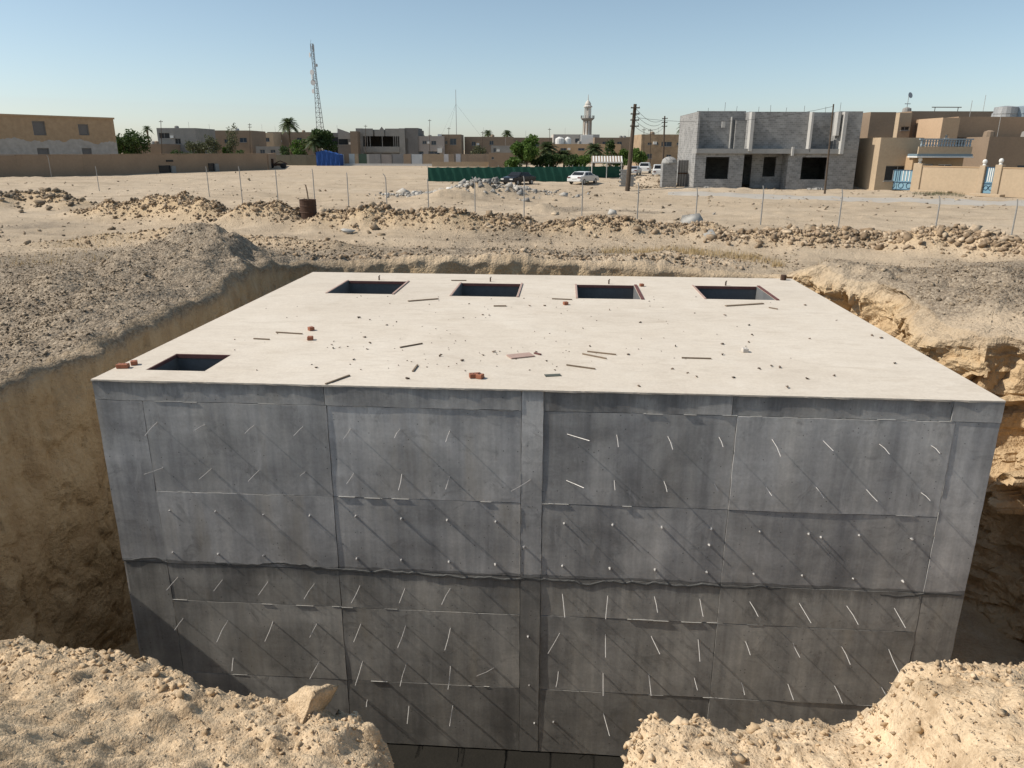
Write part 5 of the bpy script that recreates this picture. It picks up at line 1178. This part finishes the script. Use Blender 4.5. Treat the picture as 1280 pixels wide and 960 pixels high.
MB().box(-1.9 * k_, 1.9 * k_, -1.9 * k_, 1.9 * k_, 0, 8.2 * k_).build('base', M_WHITE, e, bevel=.05)
M_MIN = plain('minaret_stone', (.56, .53, .48), .9, .12, 1); 
MB().lathe([(1.25 * k_, 8.2 * k_), (1.2 * k_, 12.2 * k_), (1.35 * k_, 12.4 * k_)], 8).build('shaft', M_MIN, e)
for q_ in range(8): a = q_ * math.pi / 4; MB().tube([(1.22 * k_ * math.cos(a), 1.22 * k_ * math.sin(a), 8.2 * k_), (1.2 * k_ * math.cos(a), 1.2 * k_ * math.sin(a), 12.3 * k_)], .16 * k_, 5).build('rib', M_BROWN, e)
MB().lathe([(1.3 * k_, 12.3 * k_), (2.0 * k_, 12.9 * k_), (2.1 * k_, 13.0 * k_), (2.1 * k_, 13.15 * k_), (1.9 * k_, 13.15 * k_)], 16).build('balcony', M_GREYR, e)
for q_ in range(16): a = q_ * math.pi / 8; MB().box(-.1 * k_, .1 * k_, -.05, .05, 0, .75 * k_).build('baluster', M_DGREY, e, loc=(2.0 * k_ * math.cos(a), 2.0 * k_ * math.sin(a), 13.15 * k_), rot=(0, 0, a))
for q_ in range(8): a = q_ * math.pi / 4 + .2; MB().tube([(.95 * k_ * math.cos(a), .95 * k_ * math.sin(a), 13.1 * k_), (.95 * k_ * math.cos(a), .95 * k_ * math.sin(a), 16.4 * k_)], .13 * k_, 6).build('lantern_column', M_MIN, e)
MB().lathe([(.6 * k_, 13.1 * k_), (.6 * k_, 16.4 * k_)], 8).build('lantern_core', M_MIN, e)
MB().lathe([(1.35 * k_, 16.3 * k_), (1.35 * k_, 16.6 * k_), (.9 * k_, 16.9 * k_), (.95 * k_, 17.3 * k_), (.6 * k_, 17.9 * k_), (.15 * k_, 18.4 * k_), (.06 * k_, 20 * k_)], 12).build('cap', M_MIN, e)
for px, lab in ((700, 'white cylindrical water tank on the mosque hall roof, larger'), (710, 'white cylindrical water tank on the mosque hall roof, smaller')):
    A = pt(px, 172, 232); r_ = 1.3 if px < 705 else .9; zb_ = height_at(px, 180, 225) - .2; e = empty('water_tank', (A[0], A[1] - 3, zb_ - .5), 0, lab, 'water tank'); MB().lathe([(r_, 0), (r_ * 1.03, .4), (r_, .8), (r_ * 1.03, 1.6), (r_, 2.2), (r_ * .4, 2.6)], 14).build('tank_body', M_WHITE, e); MB().lathe([(r_ * .3, 2.55), (r_ * .3, 2.75)], 10).build('lid', M_WHITE, e)

def net_fence(a, b, d1, d2, t1, t2, n, label):
    A = pt(a, 220, d1); B = pt(b, 220, d2); d_ = B - A; L = math.hypot(d_[0], d_[1]); e = empty('netting_fence', (A[0], A[1], 0), math.atan2(d_[1], d_[0]), label, 'fence')
    h1, h2 = height_at(a, t1, d1), height_at(b, t2, d2); per = L / n
    for k in range(n):
        V = []; F = []; m_ = 8
        for i in range(m_ + 1):
            u_ = (k + i / m_) / n; h = h1 + (h2 - h1) * u_ - .05 * math.sin(math.pi * i / m_)
            for q_ in range(5): V.append((L * u_, .07 * math.sin(i * .9 + k * 2 + q_ * .7) * math.sin(math.pi * i / m_), h * q_ / 4))
        F = [(i * 5 + q_, (i + 1) * 5 + q_, (i + 1) * 5 + q_ + 1, i * 5 + q_ + 1) for i in range(m_) for q_ in range(4)]
        me = bpy.data.meshes.new('net_panel'); me.from_pydata(V, [], F); me.materials.append(M_GREEN)
        for p_ in me.polygons: p_.use_smooth = True
        link('net_panel', me, e)
    for k in range(n + 1): h = h1 + (h2 - h1) * k / n; MB().tube([(L * k / n, .09, -.3), (L * k / n, .09, h + .22)], .04, 6).build('post', M_POST, e)
net_fence(535, 736, 97, 97, 209, 208, 16, 'dark green netting fence behind the rubble heap and parked cars')
net_fence(716, 776, 108, 112, 208, 207.5, 5, 'shorter green netting fence running under the striped awning')
# striped awning
A, rz, Wd = frame_at(739, 778, 108, 208); zt = height_at(740, 195, 108); zb_ = height_at(740, 202, 108)
e = empty('striped_awning', (A[0], A[1], 0), rz, 'white and brown striped awning on posts behind the green netting', 'awning')
for k in range(22):
    x0, x1 = Wd * k / 22, Wd * (k + 1) / 22; MB().quad((x0, 0, zb_), (x1 - .01, 0, zb_), (x1 - .01 + .12, 1.6, zt), (x0 + .12, 1.6, zt)).build('stripe', M_WHITE if k % 2 else M_BROWN, e)
box('front_beam', M_WHITE, e, -.05, Wd + .05, -.06, -.004, zb_ - .18, zb_); 
for x in (.1, Wd * .5, Wd - .1): MB().tube([(x, .05, -.2), (x, .05, zb_ - .05)], .06, 6).build('post', M_WHITE, e)

# cars
def car(label, px, py, rz, paint, kind='sedan', dist=None, group=None):
    g = gp(px, py) if dist is None else pt(px, py, dist); g[2] = gz_(g[0], g[1]) if dist is None else 0
    e = empty('parked_car', g, rz, label, 'car', group); L, Wc = 4.5, 1.78
    prof = {'sedan': [(-2.25, .35), (-2.25, .78), (-2.05, .92), (-1.55, .98), (-.95, 1.38), (.35, 1.42), (1.05, .98), (2.0, .86), (2.25, .68), (2.27, .35)],
            'suv': [(-2.2, .4), (-2.22, 1.0), (-2.12, 1.15), (-1.95, 1.7), (-.1, 1.76), (.55, 1.72), (1.15, 1.12), (2.05, 1.0), (2.22, .8), (2.25, .4)]}[kind]
    bm = bmesh.new(); belt = 1.0 if kind == 'sedan' else 1.15; rings = []
    for w, sc in ((-.5, 1), (-.46, 1.0), (0, 1.0), (.46, 1.0), (.5, 1)):
        row = []
        for (x, z) in prof:
            tuck = .86 if z > belt else 1.0; inset = .97 if abs(w) == .5 else 1
            row.append(bm.verts.new((x * (.985 if abs(w) == .5 else 1), w * Wc * tuck, z if abs(w) < .5 else (z - .05 if z > .5 else z + .03))))
        rings.append(row)
    for a, b in zip(rings, rings[1:]):
        for i in range(len(prof)): j = (i + 1) % len(prof); bm.faces.new((a[i], a[j], b[j], b[i]))
    bm.faces.new(rings[0][::-1]); bm.faces.new(rings[-1]); bmesh.ops.recalc_face_normals(bm, faces=bm.faces[:])
    me = bpy.data.meshes.new('body'); bm.to_mesh(me); bm.free(); me.materials.append(paint); link('body', me, e)
    P = prof; ws = [(P[4 if kind == 'sedan' else 3], P[3 if kind == 'sedan' else 2], 'rear_window'), (P[5], P[6], 'windscreen')]
    for (p, q_, nm) in ws:
        o_ = .012 * (1 if q_[0] > p[0] else -1); m = MB(); w0, w1 = Wc * .37, Wc * .41
        f1, f2 = .08, .90; a = (p[0] + (q_[0] - p[0]) * f1 + o_, p[1] + (q_[1] - p[1]) * f1 + .014); b = (p[0] + (q_[0] - p[0]) * f2 + o_, p[1] + (q_[1] - p[1]) * f2 + .014)
        m.quad((a[0], -w0, a[1]), (b[0], -w1, b[1]), (b[0], w1, b[1]), (a[0], w0, a[1])); m.build(nm, M_DARK, e)
    zt_, zl_ = (1.36, 1.0) if kind == 'sedan' else (1.66, 1.18)
    for sg in (-1, 1):
        for (x0, x1, tl, tr) in ((-1.2, -.32, .28, 0), (-.26, .70, 0, .38)) if kind == 'sedan' else ((-1.8, -.8, .08, 0), (-.74, .05, 0, 0), (.11, .95, 0, .42)):
            y = sg * (Wc * .5 * .995 + .012); yt = sg * (Wc * .43 + .012); m = MB(); m.quad((x0, y * .97, zl_), (x1, y * .97, zl_), (x1 - tr, yt, zt_ - .03), (x0 + tl, yt, zt_ - .03)); m.build('side_window', M_DARK, e)
        MB().box(2.15, 2.29, sg * .62 - .2, sg * .62 + .2, .62, .74).build('headlight', M_WHITE, e); MB().box(-2.275, -2.15, sg * .66 - .18, sg * .66 + .18, .72, .86).build('tail_light', M_REDWOOD, e)
        MB().box(.62, .78, sg * (Wc * .5 + .02), sg * (Wc * .5 + .18), .95, 1.06).build('mirror', paint, e) if sg > 0 else MB().box(.62, .78, -(Wc * .5 + .18), -(Wc * .5 + .02), .95, 1.06).build('mirror', paint, e)
        for x in (-1.38, 1.38):
            wh = MB().lathe([(.2, -.10), (.30, -.11), (.33, -.05), (.33, .05), (.30, .11), (.2, .10)], 18).build('wheel', M_DARK, e, loc=(x, sg * (Wc * .5 - .08), .33), rot=(math.pi / 2, 0, 0))
            MB().lathe([(.19, -.105), (.19, .105)], 12).build('rim', M_GALV, wh)
    MB().box(-2.30, -2.22, -.8, .8, .38, .56).build('bumper', paint, e); MB().box(2.24, 2.31, -.8, .8, .36, .54).build('bumper', paint, e); MB().box(-2.305, -2.26, -.26, .26, .60, .72).build('number_plate', M_WHITE, e)
    return e
M_CARK = plain('black_car_paint', (.018, .018, .02), .2, .2, 1, bmp=0); M_CARW = plain('white_car_paint', (.70, .70, .68), .25, .06, 1, bmp=0); M_CARS = plain('silver_car_paint', (.42, .43, .44), .3, .1, 1, bmp=0)
car('black saloon car parked by the green netting', 648, 231, math.radians(238), M_CARK); car('white saloon car parked at the right end of the green netting', 729, 230.5, math.radians(60), M_CARW)
car('silver car behind the dark utility pole', 792, 219, math.radians(75), M_CARS, group=None); car('white off-road car left of the block gatepost', 806, 217, math.radians(80), M_CARW, 'suv'); car('white estate car beside the block gatepost', 823, 222, math.radians(85), M_CARW, 'suv')

# ------------------------------------------------------------------ right: the bare block house
PL, PR = 866.5, 1066.0
A = gp(PL, 235.5); B = gp(PR, 236.5); DB = A.dot(HEAD); A[2] = 0
rzb = math.atan2(B[1] - A[1], B[0] - A[0]); Wb = math.hypot(*(B - A)[:2]); u = Wb / (PR - PL)
zat = lambda py: height_at(900, py, DB)
e = empty('block_house', (A[0], A[1], -.1), rzb, 'unfinished two storey house of bare grey concrete blocks with white fins', 'house')
HB = zat(138); zs0, zs1 = zat(190.5), zat(184.5); X = lambda px: (px - PL) * u
M_SLABC = plain('raw_concrete', (.34, .335, .32), .9, .25, 1.2); M_FINC = plain('pale_concrete_fin', (.47, .46, .435), .9, .15, 1)
m = MB(); wt, wb = zat(195), zat(222.5)
wall_holes(m, 0, X(927), 0, zs0, 0, [(X(880), X(909), wb, wt)], .25); m.quad((X(927), 0, 0), (X(927), 2.2, 0), (X(927), 2.2, zs0), (X(927), 0, zs0)); m.build('ground_floor_wall', M_BLOCK, e)
m = MB(); wall_holes(m, X(982), Wb, 0, zs0, 0, [(X(999), X(1030), wb, wt)], .25); m.quad((X(982), 2.2, 0), (X(982), 0, 0), (X(982), 0, zs0), (X(982), 2.2, zs0)); m.build('ground_floor_wall', M_BLOCK, e)
m = MB(); wall_holes(m, X(927), X(982), 0, zs0, 2.2, [(X(928.5), X(944), .02, zs0 * .96), (X(959), X(975), zat(220), zat(195))], .25); m.build('porch_wall', M_BLOCK, e)
DP = 11.0
m = MB(); m.quad((0, DP, 0), (0, 0, 0), (0, 0, HB), (0, DP, HB)); m.quad((.2, 0, 0), (.2, DP, 0), (.2, DP, HB), (.2, 0, HB)); m.quad((0, 0, HB), (.2, 0, HB), (.2, DP, HB), (0, DP, HB)); m.quad((0, 0, zs1), (.2, 0, zs1), (.2, 0, HB), (0, 0, HB)); m.build('side_wall', M_BLOCK, e)
m = MB(); m.quad((Wb, 0, 0), (Wb, DP, 0), (Wb, DP, HB), (Wb, 0, HB)); m.build('side_wall', M_BLOCK, e)
m = MB(); m.quad((Wb, DP, 0), (0, DP, 0), (0, DP, HB), (Wb, DP, HB)); m.build('rear_wall', M_BLOCK, e)
MB().box(-.004, X(1041), -.35, 2.3, zs0, zs1).build('floor_slab', M_SLABC, e); MB().box(.21, Wb - .01, 2.31, DP - .01, zs0 + .01, zs1 - .01).build('floor_slab', M_SLABC, e); MB().box(X(1041) + .003, Wb - .01, .01, 2.30, zs0 + .01, zs1 - .01).build('floor_slab', M_SLABC, e)
for a, b, y, zt in ((866.5, 930, 1.9, HB + .12), (930, 1004, .55, HB), (1004, 1038, 1.6, HB), (1038, 1066, .0, HB + .02)):
    m = MB(); x0, x1 = max(X(a), .21), X(b); m.quad((x0, y, zs1), (x1, y, zs1), (x1, y, zt), (x0, y, zt)); m.quad((x0, y, zt), (x1, y, zt), (x1, y + .2, zt), (x0, y + .2, zt)); m.quad((x1, y + .2, zs1), (x0, y + .2, zs1), (x0, y + .2, zt), (x1, y + .2, zt))
    if a == 930: m.quad((x1, y, zs1), (x1, 1.6, zs1), (x1, 1.6, zt), (x1, y, zt)); m.quad((x0, 1.9, zs1), (x0, y, zs1), (x0, y, zt), (x0, 1.9, zt))
    if a == 1038: m.quad((x0, 1.6, zs1), (x0, y, zs1), (x0, y, zt), (x0, 1.6, zt))
    m.build('upper_wall', M_BLOCK, e)
MB().box(X(912), X(913.2), 1.62, 1.897, zs1, HB * .94).build('fin', M_FINC, e); MB().box(X(917), X(929.6), 1.30, 1.60, zs1, HB * .90).build('upper_wall', M_BLOCK, e)
for px, w, y0, zz in ((930, 4.0, -.5, zs1 - .25), (1003.5, 2.6, -.35, zs1 - .35), (1034.5, 3.5, -.45, zs1 + 1.3), (1041, 4, -.75, zs1 - .5)): MB().box(X(px), X(px) + w * u, y0, -.003 if px > 1036 else .5, zz, HB - .05).build('fin', M_FINC, e)
MB().box(X(983), X(985.6), -.62, -.352, zs0 - .2, zs1 + .2).build('post_stub', M_FINC, e)
m = MB(); m.quad((0.21, 2.2, HB - .9), (Wb, 2.2, HB - .9), (Wb, DP, HB - .9), (.21, DP, HB - .9)); m.build('roof', M_SLABC, e)
for k in range(9): x = X(880 + k * 21 + rnd.uniform(-5, 5)); MB().tube([(x, 2.4, HB - 1), (x + rnd.uniform(-.1, .1), 2.4, HB + rnd.uniform(.3, 1.1))], .018, 5).build('starter_bar', M_RUST, e)
MB().box(X(897), X(901), .3, .5, zat(158), zat(150)).build('vent', M_FINC, e)
for i in range(16):
    x = np.array([A[0] + math.cos(rzb) * X(rnd.choice((884, 1012, 1022)) + rnd.uniform(-6, 6))]); y = np.array([A[1] - rnd.uniform(.5, 1.6)]); z = gz_(x[0], y[0])
    b_ = MB().box(-.2, .2, -.1, .1, 0, .2).build('concrete_block', M_SLABC, None, bevel=.01, loc=(x[0], y[0], z - .01)); b_.rotation_euler = (0, 0, rnd.uniform(0, 3)); tag(b_, 'loose grey block on the ground before the block house windows', 'block', 'loose blocks by the block house')
# gate piers of blocks left of the house
A1, r1, w1 = frame_at(826, 845, 84, 235); e = empty('block_gatepost', (A1[0], A1[1], -.1), r1, 'block gatepost with rounded white cap left of the block house', 'gatepost')
hp = height_at(835, 203, 84); MB().box(.1, w1, 0, 1.2, 0, hp).build('pier', M_BLOCK, e); MB().lathe([(.85, hp), (.85, hp + .12), (.75, hp + .40), (.45, hp + .62), (.1, hp + .7)], 14, (w1 / 2 + .05, .6, 0)).build('cap', M_SLABC, e)
A1, r1, w1 = frame_at(846, 859, 85, 235); e = empty('metal_gate', (A1[0], A1[1], -.1), r1, 'dark sheet gate between block gatepost and block house', 'gate'); hg = height_at(850, 199, 85)
for k in range(4): MB().box(w1 * k / 4, w1 * (k + 1) / 4 - .02, 0, .05, .1, hg).build('gate_sheet', M_DGREY, e)
MB().box(0, w1, -.05, -.003, hg * .5, hg * .55).build('rail', M_RUST, e)
g = gp(776, 233); e = empty('block_stack', (g[0], g[1], 0), .1, 'low stub of grey block wall left of the dark utility pole', 'block wall')
bl_me = MB().box(-.195, .195, -.095, .095, 0, .19).mesh('block', M_SLABC, bevel=.012)
for r_ in range(9):
    for c_ in range(4):
        if r_ > 5 and c_ == 3: continue
        o = link('block', bl_me, e, (c_ * .4 + (.2 if r_ % 2 else 0), rnd.uniform(-.01, .01), r_ * .2))
# utility poles and cables
pA, tA = pole(784, 239, 130, 76, 'tall dark utility pole with crossarms left of the block house', .24, 4, leanpx=10)
pB, tB = pole(828, 222, 145, 118, 'second dark utility pole behind the block gatepost', .16, 3, leanpx=3); pC, tC = pole(1031, 241, 130, 72, 'slim dark pole standing in front of the block house', .10, 0, leanpx=11)
pole(805, 205, 160, 158, 'thin pole left of the tan brick house', .08, 1, group='thin poles by the tan brick house'); pole(813, 205, 161, 158, 'thin pole at the front of the tan brick house', .08, 1, group='thin poles by the tan brick house')
for k in range(4): cable(tA - np.array([0, 0, .3 + .55 * k]), tB - np.array([0, 0, .3 + .4 * k]), ('top', 'second', 'third', 'lowest')[k] + ' overhead cable between the two dark utility poles', .9)
cable(tA - np.array([0, 0, 1.2]), tC - np.array([0, 0, .2]), 'cable from the tall dark pole to the slim pole at the block house', .8, .014)
palm('tall palm left of the block house', 853, 222, 150, 112, 24, 26)
# heap of earth and grey soil by the gatepost: stones
x, y = scatter_px(500, 795, 845, 222, 236); P = on_ground(x, y); rock_field('earth_heap_stones', P, rng.gamma(2, .05, len(P)) + .03, M_GRAVEL)

# ------------------------------------------------------------------ right: tan villas, garden wall and blue gates
G0, G1 = gp(1090, 236.5), gp(1300, 247)
DG = lambda px: pt(px, 240, 1)  # unused helper kept local
d = (G1 - G0)[:2]; Lg = math.hypot(*d); rg = math.atan2(d[1], d[0])
def gx_(px, py=236): return px_on(G0, rg, px, py)[0]
def gh(px, py): return height_at(px, py, px_on(G0, rg, px, 236)[1])
e = empty('garden_wall', (G0[0], G0[1], -.1), rg, 'tan rendered garden wall with pillars in front of the balcony house', 'wall')
hw = gh(1180, 209) + .1
for a, b in ((1083, 1092), (1148, 1226), (1243, 1300)): MB().box(gx_(a), gx_(b), 0, .25, 0, hw).build('wall_body', M_TAN2, e)
for a, b in ((1148, 1226), (1243, 1300)): MB().box(gx_(a), gx_(b), -.04, .29, hw + .003, hw + .10).build('coping', M_TAN, e)
for px, w, top in ((1093, .75, 204.5), (1143.5, .9, 204), (1224, .5, 207), (1244, .6, 206)):
    x = gx_(px); hpz = gh(px, top) + .1; MB().box(x - w / 2, x + w / 2, -.12, .45, 0, hpz).build('pillar', M_TAN2, e, bevel=.03)
    MB().lathe([(.14, 0), (.17, .05), (.10, .12), (.18, .25), (.20, .38), (.15, .50), (.05, .56)], 12, (x, .15, hpz)).build('finial', M_WHITE, e)
def gate(a, b, top, label, leaves):
    e = empty('blue_gate', (G0[0] + math.cos(rg) * gx_(a), G0[1] + math.sin(rg) * gx_(a), -.05), rg, label, 'gate'); w = gx_(b) - gx_(a); h = gh(a, top)
    for k in range(leaves):
        x0, x1 = w * k / leaves + .03, w * (k + 1) / leaves - .03; lf = MB().box(x0, x1, .10, .14, .1, h).build('leaf', M_BLUEG, e)
        for q_ in range(5): x = x0 + (x1 - x0) * (q_ + .5) / 5; MB().box(x - .04, x + .04, .06, .097, h * .48, h - .08).build('rib', M_BLUED if q_ in (0, 4) else M_WHITE, lf)
        MB().box(x0, x1, .06, .097, h * .40, h * .44).build('rail', M_BLUED, lf); MB().box(x0, x1, .06, .097, .14, .20).build('rail', M_BLUED, lf)
        n = max(2, int((x1 - x0) / .62))
        for q_ in range(n):
            cx_ = x0 + (x1 - x0) * (q_ + .5) / n; r_ = min(.27, (x1 - x0) / n * .44); pts = [(cx_ + r_ * math.cos(t_), .08, h * .27 + r_ * math.sin(t_)) for t_ in np.linspace(0, 2 * math.pi, 17)]
            MB().tube(pts, .035, 4, False).build('ring', M_BLUED, lf)
        MB().box(x0, x1, .06, .098, h - .07, h).build('rail', M_BLUED, lf)
gate(1099.5, 1140, 211, 'wide pale blue double gate with dark rings between tan pillars', 2); gate(1227.5, 1241, 208, 'narrow blue gate with ring pattern at the right', 1)
MB().box(gx_(1150), gx_(1195), -1.3, -.5, 0, .32).build('step', M_TAN2, e, bevel=.03); MB().box(gx_(1222), gx_(1262), -1.4, -.5, 0, .25).build('step', M_TAN2, e, bevel=.03)
tx = gp(1157, 240); 
for px, lab in ((1160, 'green weeds at the foot of the garden wall, left'), (1186, 'dry weeds by the step before the garden wall'), (1262, 'weeds at the foot of the garden wall, right')): tuft(px, 243.5, 380, 1.3, .38, M_LEAFG, lab, 'weeds')

# the brown house squeezed behind the block house
building('brown_house', 'narrow brown house directly right of the block house', 1076, 1107, 86, 140, 9, M_BROWN, [], py_base=232)
e, Wd, Hh = building('balcony_house', 'single storey tan house with flat terrace roof behind the blue gate', 1093, 1146, 79, 172, 7, M_TAN2, [(1104, 1135, 207, 226)], py_base=232, glass=False)
# balcony block
A2, r2, w2 = frame_at(1140, 1203, 77, 232); h0 = height_at(1160, 194, 77); h1 = height_at(1160, 186, 77); h2 = height_at(1160, 171, 77)
e = empty('balcony_block', (A2[0], A2[1], -.1), r2, 'projecting terrace with blue grey baluster rail beside the tan house', 'house')
shell(e, w2, 6, h0, M_TAN, [(w2 * .10, w2 * .42, 1.2, h0 * .78), (w2 * .52, w2 * .8, 1.2, h0 * .78)], par=.3, y0=.6)
for a, b in ((.10, .42), (.52, .8)): window(e, w2 * a, w2 * b, 1.2, h0 * .78, .6, M_WHITE)
MB().box(-.2, w2 + .2, -.5, 1.4, h0 + .003, h0 + .22).build('blue_band', M_BLUED if False else plain('slate_blue_band', (.16, .22, .26), .7, .15, 2), e); MB().box(-.25, w2 + .25, -.6, 1.3, h0 - .12, h0 - .003).build('white_band', M_WHITE, e)
MB().box(-.1, w2 + .1, -.4, -.2, h0 + .225, h0 + .9).build('parapet', M_TAN2, e)
for k in range(18): x = w2 * (k + .5) / 18; MB().lathe([(.09, 0), (.12, .12), (.07, .3), (.12, .5), (.06, .62)], 8, (x, -.3, h0 + .905)).build('baluster', M_BLUEB, e)
MB().box(-.1, w2 + .1, -.42, -.18, h0 + 1.53, h0 + 1.66).build('handrail', M_BLUEB, e)
# stair tower and long brown upper house
e, Wd, Hh = building('stair_tower_house', 'tan house with jutting stair tower above the terrace', 1165, 1186, 84, 147, 5, plain('peach_render', (.52, .37, .24), .9, .1, .6), [(1171, 1175, 168, 172.5)], py_base=232, cat='house', fm=M_WHITE)
building('long_brown_house', 'long brown upper storey house at the right edge of the photo', 1184, 1330, 87, 146, 9, plain('rose_brown_render', (.40, .275, .18), .9, .12, .5), [(1276, 1284, 160, 170)], py_base=232)
building('front_brown_house', 'lower brown house with stepped wall behind the right garden wall', 1226, 1330, 80, 171, 6, M_BROWN, [(1267, 1290, 206, 210)], py_base=232)
building('rear_brown_house', 'dark tan rear house with flat roofline above the terrace', 1126, 1245, 96, 139, 10, M_BROWN, [], py_base=230)
e, Wd, Hh = building('rear_brown_house', 'pale corner block with black opening left of the dark rear house', 1112, 1127, 95, 141, 9, M_TAN2, [(1116, 1126, 158, 163)], py_base=230, glass=False)
for px, w, lab in ((1256, 1.25, 'grey roof water tank left of the pair at the top right'), (1277, 1.45, 'blue grey roof water tank at the right edge')):
    A2 = pt(px, 147, 89.5); zt = height_at(px, 146, 87) - .55; e = empty('water_tank', (A2[0], A2[1], zt), YAW, lab, 'water tank')
    hh_ = height_at(px, 133, 89.5) - zt; MB().lathe([(w * .98, 0), (w, .3), (w * .97, hh_ * .5), (w, hh_ * .55), (w * .97, hh_ * .95), (w * .5, hh_ * 1.0), (w * .2, hh_ * 1.03)], 18).build('tank_body', M_GALV if px < 1270 else M_BLUEB, e)
    MB().tube([(w * .9, -.4, 0), (w * .98, -.5, hh_ * .8)], .04, 6).build('pipe', M_GALV, e)
A2 = pt(1133, 140, 98); z0_ = height_at(1133, 140, 96) - .6; e = empty('roof_antenna', (A2[0], A2[1], z0_), YAW, 'antenna with small dish on the dark rear house roof', 'antenna'); zt = height_at(1134, 116, 98) - z0_
MB().tube([(0, 0, 0), (0, 0, zt)], .035, 5).build('mast_tube', M_GALV, e); MB().lathe([(.05, -.1), (.25, -.05), (.36, .05)], 12).build('dish', M_GALV, e, loc=(.1, -.1, zt * .9), rot=(1.3, 0, .4)); MB().box(-.35, .35, -.02, .02, zt * .55, zt * .58).build('crossbar', M_GALV, e)
A2 = pt(1166, 140, 97); z0_ = height_at(1166, 140, 96) - .6; e = empty('roof_frame', (A2[0], A2[1], z0_), YAW, 'thin horizontal pipe frame on the dark rear house roof', 'frame'); zt = height_at(1166, 134, 97) - z0_; w = 30 / FPX * 100
for x in (.2, w - .2): MB().tube([(x, 0, 0), (x, 0, zt)], .04, 5).build('upright', M_RUST, e)
MB().tube([(-.2, 0, zt), (w + .2, 0, zt)], .05, 5).build('top_rail', M_RUST, e)

# road strip along the right-hand houses
V = []; F = []; n = 40
R0, R1 = gp(835, 244), gp(1420, 262); R2, R3 = gp(835, 239.5), gp(1420, 253)
for k in range(n + 1):
    for A_, B_ in ((R0, R1), (R2, R3)): p = A_ + (B_ - A_) * k / n; V.append((p[0], p[1], 0))
V = np.array(V); Vs = []
nx = 120; ny = 8
for j in range(ny + 1):
    for i in range(nx + 1):
        a = R0 + (R1 - R0) * i / nx; b = R2 + (R3 - R2) * i / nx; p = a + (b - a) * j / ny; Vs.append((p[0], p[1]))
Vs = np.array(Vs); zz = H(Vs[:, 0], Vs[:, 1]) + .035 - .06 * (np.tile(np.arange(nx + 1), ny + 1) == -1)
jj = np.repeat(np.arange(ny + 1), nx + 1); zz = zz - np.where((jj == 0) | (jj == ny), .06, 0)
ri = np.arange(len(Vs)).reshape(ny + 1, nx + 1)
tag(link('road', npmesh('road', np.column_stack([Vs, zz]), np.stack([ri[:-1, :-1], ri[:-1, 1:], ri[1:, 1:], ri[1:, :-1]], -1).reshape(-1, 4), M_ASPH, True)), kind='structure')
